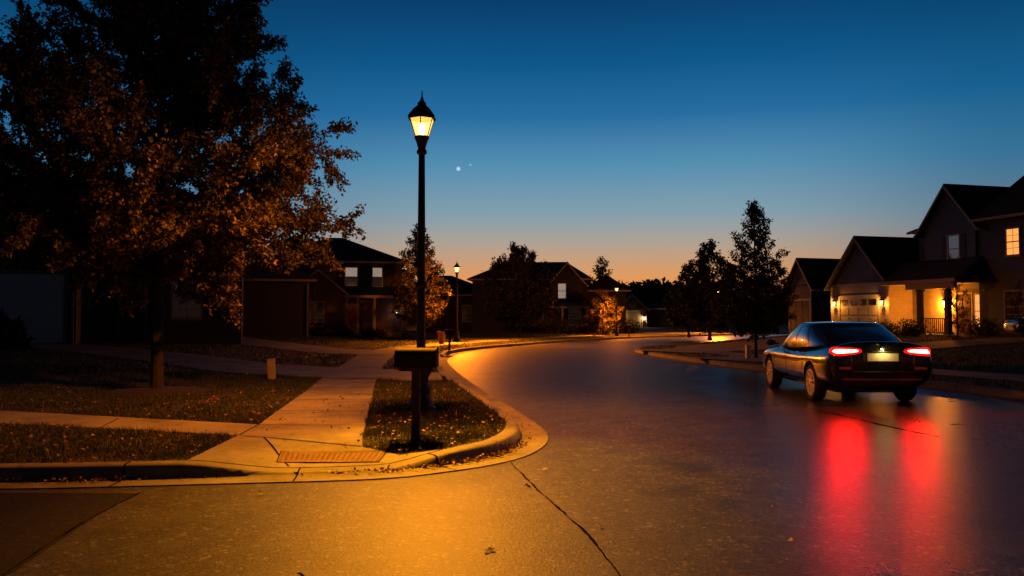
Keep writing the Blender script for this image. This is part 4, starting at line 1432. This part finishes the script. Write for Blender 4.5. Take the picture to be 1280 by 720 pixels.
rl = MB().box(5.5, 7.12, -.44, -.39, .95, 1.0).box(5.5, 7.12, -.44, -.39, .22, .27)
for k in range(12): rl.box(5.55 + k * .13, 5.58 + k * .13, -.43, -.4, .271, .949)
rl.build('railing', M['black_metal'], h.r)
# upper storey
h.wall(2.0, 4.2, 2.6, 9.4, 3.301, 5.9, 'siding_grey')
h.wall(4.15, 7.59, 1.05, 9.39, 3.302, 5.95, 'siding_grey')
h.gable(4.15, 7.6, 1.05, 7.0, 5.95, 8.0, 'y', 'siding_grey', 'roof', rake='trim_tan', ov=.4)
h.wall(7.61, 17.6, 1.2, 9.4, -.3, 5.9, 'siding_dark')
h.hip(2.0, 7.4, 2.6, 9.4, 5.92, 8.05, 'roof', ridge=((5.4, 6.0), (7.2, 6.0)), trim='trim_tan')
h.hip(7.9, 18, 1.2, 9.6, 5.925, 10.8, 'roof', ridge=((10.4, 5.4), (14.5, 5.4)), trim='trim_tan')
h.window(6.2, 3.95, .72, 1.4, 1.05, shutters='siding_dark', grid=(1, 1))
h.window(3.45, 4.0, .6, 1.4, 2.6, grid=(1, 1))
h.window(9.7, 4.1, .7, 1.25, 1.2, lit='lit', grid=(2, 2), trim='trim_tan')
h.window(9.7, .8, 1.0, 1.5, 1.2, grid=(2, 2), trim='trim_tan')

# ------------------------------------------------------------------ shrubs
def hl3(px, Yd, hf): 
    p_ = Q(px, 400, Yd)
    return (p_.x, Yd, float(hf(p_.x, Yd)) - .02)


shrub('ornamental_grass', 'spiky dark ornamental grass clump before the pale garage door', hl3(8, 25, hL), .55, .5, .95, 900, .16, 70, spiky=True)
for i, (px, Yd, rx, hh, lb) in enumerate(((398, 50, 1.1, .8, 'low dark clipped shrub under the brick house window'),
                                         (432, 50.5, .95, .75, 'low dark clipped shrub in front of the white porch columns'),
                                         (466, 51, .9, .7, 'low dark clipped shrub at the porch end beside the white lamp'))):
    shrub('clipped_shrub', lb, hl3(px, Yd, hL), rx, .6, hh, 1600, .09, 71 + i, group='clipped shrubs by the brick house')
shrub('clipped_shrub', 'wide dark rounded shrub below the gabled house porch', hl3(697, 62.5, hL), 1.3, .8, 1.35, 1800, .13, 75)
shrub('clipped_shrub', 'small shrub by the porch catching orange lamp light', hl3(727, 61.5, hL), .75, .6, .85, 1300, .1, 76, 'leaf_autumn')
shrub('clipped_shrub', 'pale lit shrub at the dark left corner of the gabled house', hl3(679, 64, hL), .8, .6, 1.3, 1300, .1, 77, 'leaf_autumn')
shrub('clipped_shrub', 'dark hedge mound behind the far short lamp pole', hl3(783, 66, hL), 1.6, .8, 1.2, 1800, .13, 78)
for i, (u, v, rx, hh, lb) in enumerate(((4.0, -1.5, 1.2, .85, 'dark rounded shrub before the glowing tan porch wall, behind the car roof'),
                                       (5.9, -1.6, 1.2, .9, 'dark rounded shrub below the first dark porch post'),
                                       (9.0, -.2, 1.1, .95, 'dark rounded shrub at the dark wing right of the porch'))):
    q = G.r.matrix_basis @ Vector((u, v, 0))
    shrub('rounded_shrub', lb, (q.x, q.y, float(hR(q.x, q.y)) - .02), rx * .9, .75, hh, 1900, .09, 80 + i, group='shrubs before the lit house')
q = G.r.matrix_basis @ Vector((8.7, -1.25, 0))
tree('ornamental_tree', 'slim leafy ornamental tree silhouetted before the lit front door', 'tree', (q.x, q.y, float(hR(q.x, q.y)) - .03), 2.9, .5,
     [(.4, .3), (1, .5), (1.8, .55), (2.4, .4), (2.9, .05)], 22, 1500, .08, 'leaf_green', 90, .035, (35, 65), 4)


# ------------------------------------------------------------------ cars
def pinterp(x, xp, fp):
    """smooth monotone-ish interpolation"""
    y = np.interp(x, xp, fp)
    return y


def se(a, n):
    return np.sign(np.cos(a)) * np.abs(np.cos(a)) ** (2 / n), np.sign(np.sin(a)) * np.abs(np.sin(a)) ** (2 / n)


AX_R, AX_F, WR = -1.36, 1.44, .335


def car_parts(t):
    ys = np.unique(np.r_[np.linspace(-2.42, -2.2, 10), np.linspace(-2.2, 2.1, 60), np.linspace(2.1, 2.4, 12)])
    T = np.interp(ys, [-2.42, -2.385, -2.33, -2.25, -1.9, -1.4, -.6, .9, 1.3, 1.9, 2.2, 2.34, 2.4], [1.03, 1.095, 1.118, 1.118, 1.105, 1.06, 1.0, .985, .985, .93, .86, .76, .64])
    B = np.interp(ys, [-2.42, -2.36, -2.2, -1.8, 1.9, 2.25, 2.4], [.46, .34, .26, .2, .19, .22, .32])
    W = np.interp(ys, [-2.42, -2.40, -2.36, -2.28, -2.1, -1.6, -.6, .4, 1.5, 2.0, 2.22, 2.34, 2.4], [.78, .82, .86, .885, .90, .912, .915, .914, .912, .895, .85, .76, .62])
    ker = np.array([1, 2, 3, 2, 1]) / 9.0
    for A in (T, B, W):
        A[2:-2] = np.convolve(A, ker, 'valid')
    N = 56
    V = []
    for y, tt, bb, ww in zip(ys, T, B, W):
        a = np.linspace(0, 2 * np.pi, N, endpoint=False)
        cx, cz = se(a, 3.4)
        zc = bb + (tt - bb) * .52
        zz = np.where(cz > 0, zc + (tt - zc) * cz, zc + (zc - bb) * cz)
        tum = 1 - .06 * np.clip((zz - .72) / .4, 0, 1) ** 1.5 - .05 * np.clip((.45 - zz) / .25, 0, 1)
        crease = .012 * np.exp(-((zz - .80) / .035) ** 2)
        V.append(np.c_[(ww * tum + crease) * cx, np.full(N, y), zz])
    V = np.concatenate(V)
    m = len(ys)
    i = np.arange(m - 1)[:, None] * N
    k = np.arange(N)[None]
    Fq = np.stack([i + k, i + (k + 1) % N, i + N + (k + 1) % N, i + N + k], -1).reshape(-1, 4)
    faces = [tuple(f) for f in Fq] + [tuple(range(N))[::-1], tuple(range((m - 1) * N, m * N))]
    mb = MB().add(V, faces)
    body = mb.build('body', M['paint'], None, True)
    # wheel openings
    for y in (AX_R, AX_F):
        c = MB().lathe([(.395, -1.2), (.395, 1.2)], 40).xf(Matrix.Translation((0, y, WR + .01)) @ Matrix.Rotation(R(90), 4, 'Y')).build('cut', None)
        md = body.modifiers.new('b', 'BOOLEAN'); md.object = c; md.operation = 'DIFFERENCE'; md.solver = 'EXACT'
        dg = bpy.context.evaluated_depsgraph_get()
        me = bpy.data.meshes.new_from_object(body.evaluated_get(dg))
        body.modifiers.clear()
        body.data = me
        bpy.data.objects.remove(c)
    bm = bmesh.new(); bm.from_mesh(body.data)
    tree_ = BVHTree.FromBMesh(bm)
    bm.free()
    # inner well block between the arches so the underside is closed
    body.parent = t
    MB().box(-.62, .62, -1.9, 1.9, .2, .75).build('underbody', M['black_plastic'], t)

    # cabin: belt ring to roof ring
    NA, NV = 160, 16
    a = np.linspace(0, 2 * np.pi, NA, endpoint=False)
    bx, by = se(a, 2.9)
    belt = np.c_[bx * .855, by * 1.86 - .24]
    rx, ry = se(a, 2.9)
    roof = np.c_[rx * .70, ry * .80 - .36]
    zb_ = np.interp(belt[:, 1], [-2.1, -1.6, -.2, 1.6], [1.10, 1.04, .965, .955])
    rings = []
    vs_ = np.linspace(0, 1, NV)
    for v in vs_:
        p_ = belt * (1 - v) + roof * v
        bul = math.sin(v * math.pi) * .035
        z = (zb_ - .03) * (1 - v) + (1.385 + .0 * v) * v
        out = p_ + np.c_[bx, by * .5] * bul
        rings.append(np.c_[out, z + bul * .3])
    for s_, dz in ((.93, .035), (.8, .052), (.55, .066), (.25, .073), (.02, .075)):
        rings.append(np.c_[(roof - [0, -.36]) * s_ + [0, -.36], np.full(NA, 1.385 + dz)])
    V = np.concatenate(rings)
    cab = MB(); gl = {'rear_window': MB(), 'windshield': MB(), 'side_window': MB()}
    sides = {-1: [MB(), MB(), MB()], 1: [MB(), MB(), MB()]}
    for r_ in range(len(rings) - 1):
        for k_ in range(NA):
            k2 = (k_ + 1) % NA
            q = [V[r_ * NA + k_], V[r_ * NA + k2], V[(r_ + 1) * NA + k2], V[(r_ + 1) * NA + k_]]
            c = sum(q) / 4
            b0 = belt[k_] * .5 + belt[k2] * .5
            tgt = cab
            if 1 <= r_ < NV - 2:
                if by[k_] < -.90 and abs(bx[k_]) < .86: tgt = gl['rear_window']
                elif by[k_] > .90 and abs(bx[k_]) < .86: tgt = gl['windshield']
                elif abs(bx[k_]) > .8:
                    sg = 1 if c[0] > 0 else -1
                    yb = by[k_]
                    if -.80 < yb < -.44: tgt = sides[sg][0]
                    elif -.40 < yb < .08: tgt = sides[sg][1]
                    elif .13 < yb < .80: tgt = sides[sg][2]
            tgt.add(q, [(0, 1, 2, 3)])

    def weld(mb_, name, mat, parent, push=0.0):
        me = bpy.data.meshes.new(name)
        me.from_pydata(mb_.v, [], mb_.f)
        bm = bmesh.new(); bm.from_mesh(me)
        bmesh.ops.remove_doubles(bm, verts=bm.verts, dist=1e-4)
        bmesh.ops.recalc_face_normals(bm, faces=bm.faces)
        # orient outwards from the cabin centre
        cc = Vector((0, -.3, 1.0))
        if sum((f.calc_center_median() - cc).dot(f.normal) for f in bm.faces) < 0: bmesh.ops.reverse_faces(bm, faces=bm.faces)
        if push:
            bm.normal_update()
            for v_ in bm.verts: v_.co += v_.normal * push
        bm.to_mesh(me); bm.free()
        return link_mesh(name, me, mat, parent, True)

    weld(cab, 'cabin', M['paint'], t)
    weld(gl['rear_window'], 'rear_window', M['car_glass'], t, -.006)
    weld(gl['windshield'], 'windshield', M['car_glass'], t, -.006)
    for sg in (-1, 1):
        for q in sides[sg]:
            if q.v: weld(q, 'side_window', M['car_glass'], t, -.006)

    # projected details on the body surface
    def on(x, z, rear=True, off=.006):
        o_, d_ = (Vector((x, -4, z)), Vector((0, 1, 0))) if rear else (Vector((x, 4, z)), Vector((0, -1, 0)))
        hit = tree_.ray_cast(o_, d_)
        if hit[0] is None: return None
        return hit[0] - d_ * off + (hit[1] * .0)

    def skinpatch(name, fn, nu, nv, mat, parent, thick=.012, rear=True):
        pts = {}
        for i_ in range(nu + 1):
            for j_ in range(nv + 1):
                x_, z_ = fn(i_ / nu, j_ / nv)
                p_ = on(x_, z_, rear, thick)
                if p_ is None: p_ = Vector((x_, -2.3 if rear else 2.3, z_))
                pts[i_, j_] = p_
        m_ = MB()
        ids = {k_: n_ for n_, k_ in enumerate(pts)}
        front = list(pts.values()); dd = Vector((0, thick * 1.6 * (1 if rear else -1), 0))
        fs = [(ids[i_, j_], ids[i_ + 1, j_], ids[i_ + 1, j_ + 1], ids[i_, j_ + 1]) for i_ in range(nu) for j_ in range(nv)]
        n_ = len(front)
        rim_ = [ids[i_, 0] for i_ in range(nu + 1)] + [ids[nu, j_] for j_ in range(1, nv + 1)] + [ids[i_, nv] for i_ in range(nu - 1, -1, -1)] + [ids[0, j_] for j_ in range(nv - 1, 0, -1)]
        sf = [(rim_[q], rim_[(q + 1) % len(rim_)], n_ + rim_[(q + 1) % len(rim_)], n_ + rim_[q]) for q in range(len(rim_))]
        m_.add(front + [p_ + dd for p_ in front], fs + sf)
        return m_.build(name, mat, parent, True)

    for sg in (-1, 1):
        def lamp_shape(u, v, xo, ln, zc, hh):
            w_ = u * 2 - 1
            e_ = max(0.0, 1 - abs(w_) ** 4) ** .5
            hgt = hh * (1 - .52 * u) * (.12 + .88 * e_)
            return xo - ln * u, zc + .012 * u + (2 * v - 1) * hgt

        def outer(u, v, sg=sg):
            x_, z_ = lamp_shape(u, v, .853, .50, .945, .088)
            return sg * x_, z_
        tl = skinpatch('tail_light', outer, 32, 6, M['tail_red'], t, .010)

        def core(u, v, sg=sg):
            x_, z_ = lamp_shape(u, v, .815, .40, .948, .042)
            return sg * x_, z_
        skinpatch('lamp_element', core, 28, 4, M['tail_core'], tl, .017)
        skinpatch('reflector', lambda u, v, sg=sg: (sg * (.74 - .2 * u), .64 + .045 * v), 6, 2, M['reflector'], t, .008)
        skinpatch('headlight', lambda u, v, sg=sg: (sg * (.72 - .34 * u), .62 + .01 * u + .1 * v), 10, 3, M['lens'], t, .01, False)
    pl_ = skinpatch('licence_plate', lambda u, v: (.26 * (2 * u - 1), .785 + .135 * v), 4, 2, M['plate_off'], t, .012)
    skinpatch('plate_recess', lambda u, v: (.33 * (2 * u - 1), .765 + .185 * v), 6, 2, M['black_plastic'], t, .004)
    c_ = on(0, .945, True, .03)
    MB().box(-.2, .2, c_.y - .028, c_.y + .012, .94, .955).build('plate_lamp_housing', M['black_plastic'], t)
    e_ = on(0, 1.0, True, .012)
    MB().lathe([(.036, 0), (.042, .006), (.036, .012)], 24).xf(Matrix.Translation(e_) @ Matrix.Rotation(R(90), 4, 'X')).build('badge', M['chrome'], t, True)
    skinpatch('bumper_strip', lambda u, v: (.66 * (2 * u - 1), .455 + .03 * v), 24, 1, M['chrome'], t, .012)
    skinpatch('boot_trim', lambda u, v: (.34 * (2 * u - 1), 1.07 + .012 * v), 20, 1, M['chrome'], t, .006)
    skinpatch('grille', lambda u, v: (.36 * (2 * u - 1), .45 + .2 * v), 10, 4, M['chrome'], t, .008, False)
    for sg in (-1, 1):
        mr_ = MB().lathe([(.02, -.07), (.075, -.06), (.095, 0), (.085, .04), (.04, .07)], 14).xf(Matrix.Translation((sg * 1.0, .92, 1.0)) @ Matrix.Rotation(R(90), 4, 'X') @ Matrix.Diagonal((1.15, .8, 1, 1)))
        mr_.box(*sorted((sg * .84, sg * .94)), .9, .95, .955, .985)
        mo = mr_.build('mirror', M['paint'], t, True)
        MB().lathe([(.08, 0), (.075, .006)], 14).xf(Matrix.Translation((sg * 1.0, .858, 1.0)) @ Matrix.Rotation(R(90), 4, 'X') @ Matrix.Diagonal((1.1, .72, 1, 1))).build('mirror_glass', M['car_glass'], mo, True)
        for yh in (-.72, .38):
            MB().tube([(sg * .895, yh - .1, .86), (sg * .925, yh - .07, .865), (sg * .925, yh + .07, .868), (sg * .895, yh + .1, .868)], [.012] * 4, 8).build('door_handle', M['chrome'], t, True)
    # wheels
    for y in (AX_R, AX_F):
        for sg in (-1, 1):
            m4 = Matrix.Translation((sg * .80, y, WR)) @ Matrix.Rotation(R(90 * sg), 4, 'Y')
            ty = MB().lathe([(.235, -.1), (.30, -.105), (.325, -.085), (.335, -.05), (.335, .05), (.325, .085), (.30, .108), (.235, .1), (.235, -.1)], 40, cap=False).xf(m4).build('wheel', M['tyre'], t, True)
            rm = MB().lathe([(.205, .0), (.232, .0), (.243, .102), (.222, .104), (.205, .06), (.205, .0)], 40, cap=False)
            rm.lathe([(.058, .05), (.058, .1), (.03, .108), (.0, .108)][:3], 16)
            for s_ in range(10):
                an = 2 * math.pi * s_ / 10
                d1 = Vector((math.cos(an), math.sin(an), 0)); d2 = Vector((-d1.y, d1.x, 0))
                pa = [d1 * .05 + d2 * .016, d1 * .222 + d2 * .027, d1 * .222 - d2 * .027, d1 * .05 - d2 * .016]
                rm.prism([p_ + Vector((0, 0, .075)) for p_ in pa], (0, 0, .022))
            rm.xf(m4).build('rim', M['rim'], ty)
            MB().lathe([(.15, .03), (.15, .05)], 24).xf(m4).build('brake_disc', M['black_plastic'], ty)
    # shut lines
    def side(sg, y, z):
        h_ = tree_.ray_cast(Vector((sg * 3, y, z)), Vector((-sg, 0, 0)))
        return h_[0] + Vector((sg * .001, 0, 0)) if h_[0] else None
    for sg in (-1, 1):
        for y in (-.93, .14, 1.02):
            pts_ = [side(sg, y + (.16 * max(0, .62 - z) if y < 0 else 0), z) for z in np.linspace(.3, .93, 12)]
            pts_ = [p_ for p_ in pts_ if p_ is not None]
            MB().tube(pts_, [.005] * len(pts_), 5).build('door_seam', M['black_plastic'], t)
        pts_ = [on(sg * (.52 + .1 * max(0, z - .8)), z, True, .001) for z in np.linspace(.6, 1.08, 12)]
        MB().tube(pts_, [.005] * len(pts_), 5).build('boot_seam', M['black_plastic'], t)
    pts_ = [on(x_, .6, True, .001) for x_ in np.linspace(-.52, .52, 16)]
    MB().tube(pts_, [.005] * len(pts_), 5).build('boot_seam', M['black_plastic'], t)
    return on


car = thing('sedan', 'black sedan driving away with glowing red tail lights and gold-lit wheels', 'car', (6.5, 16.2, 0), R(-3), 'cars')
on = car_parts(car)
car_parts_list = list(car.children)
# parked copy, unlit, dark blue
pc = thing('sedan', 'dark blue parked car in shadow on the driveway at the right edge', 'car', (22.9, 32.6, float(hR(22.9, 32.6)) + .025), R(78), 'cars')
over = {'body': 'paint_blue', 'cabin': 'paint_blue', 'mirror': 'paint_blue', 'tail_light': 'tail_off', 'lamp_element': 'tail_off'}


def copy_part(o, parent):
    c = o.copy(); COL.objects.link(c); c.parent = parent
    k_ = over.get(o.name.split('.')[0])
    if k_:
        c.material_slots[0].link = 'OBJECT'
        c.material_slots[0].material = M[k_]
    for ch in o.children: copy_part(ch, c)


for o_ in car_parts_list: copy_part(o_, pc)
# plate lamp of the running car
pm = on(0, .94, True, .05)
lamp_light(car, (0, pm.y - .06, .965), 4.0, (1, .66, .2), .03)
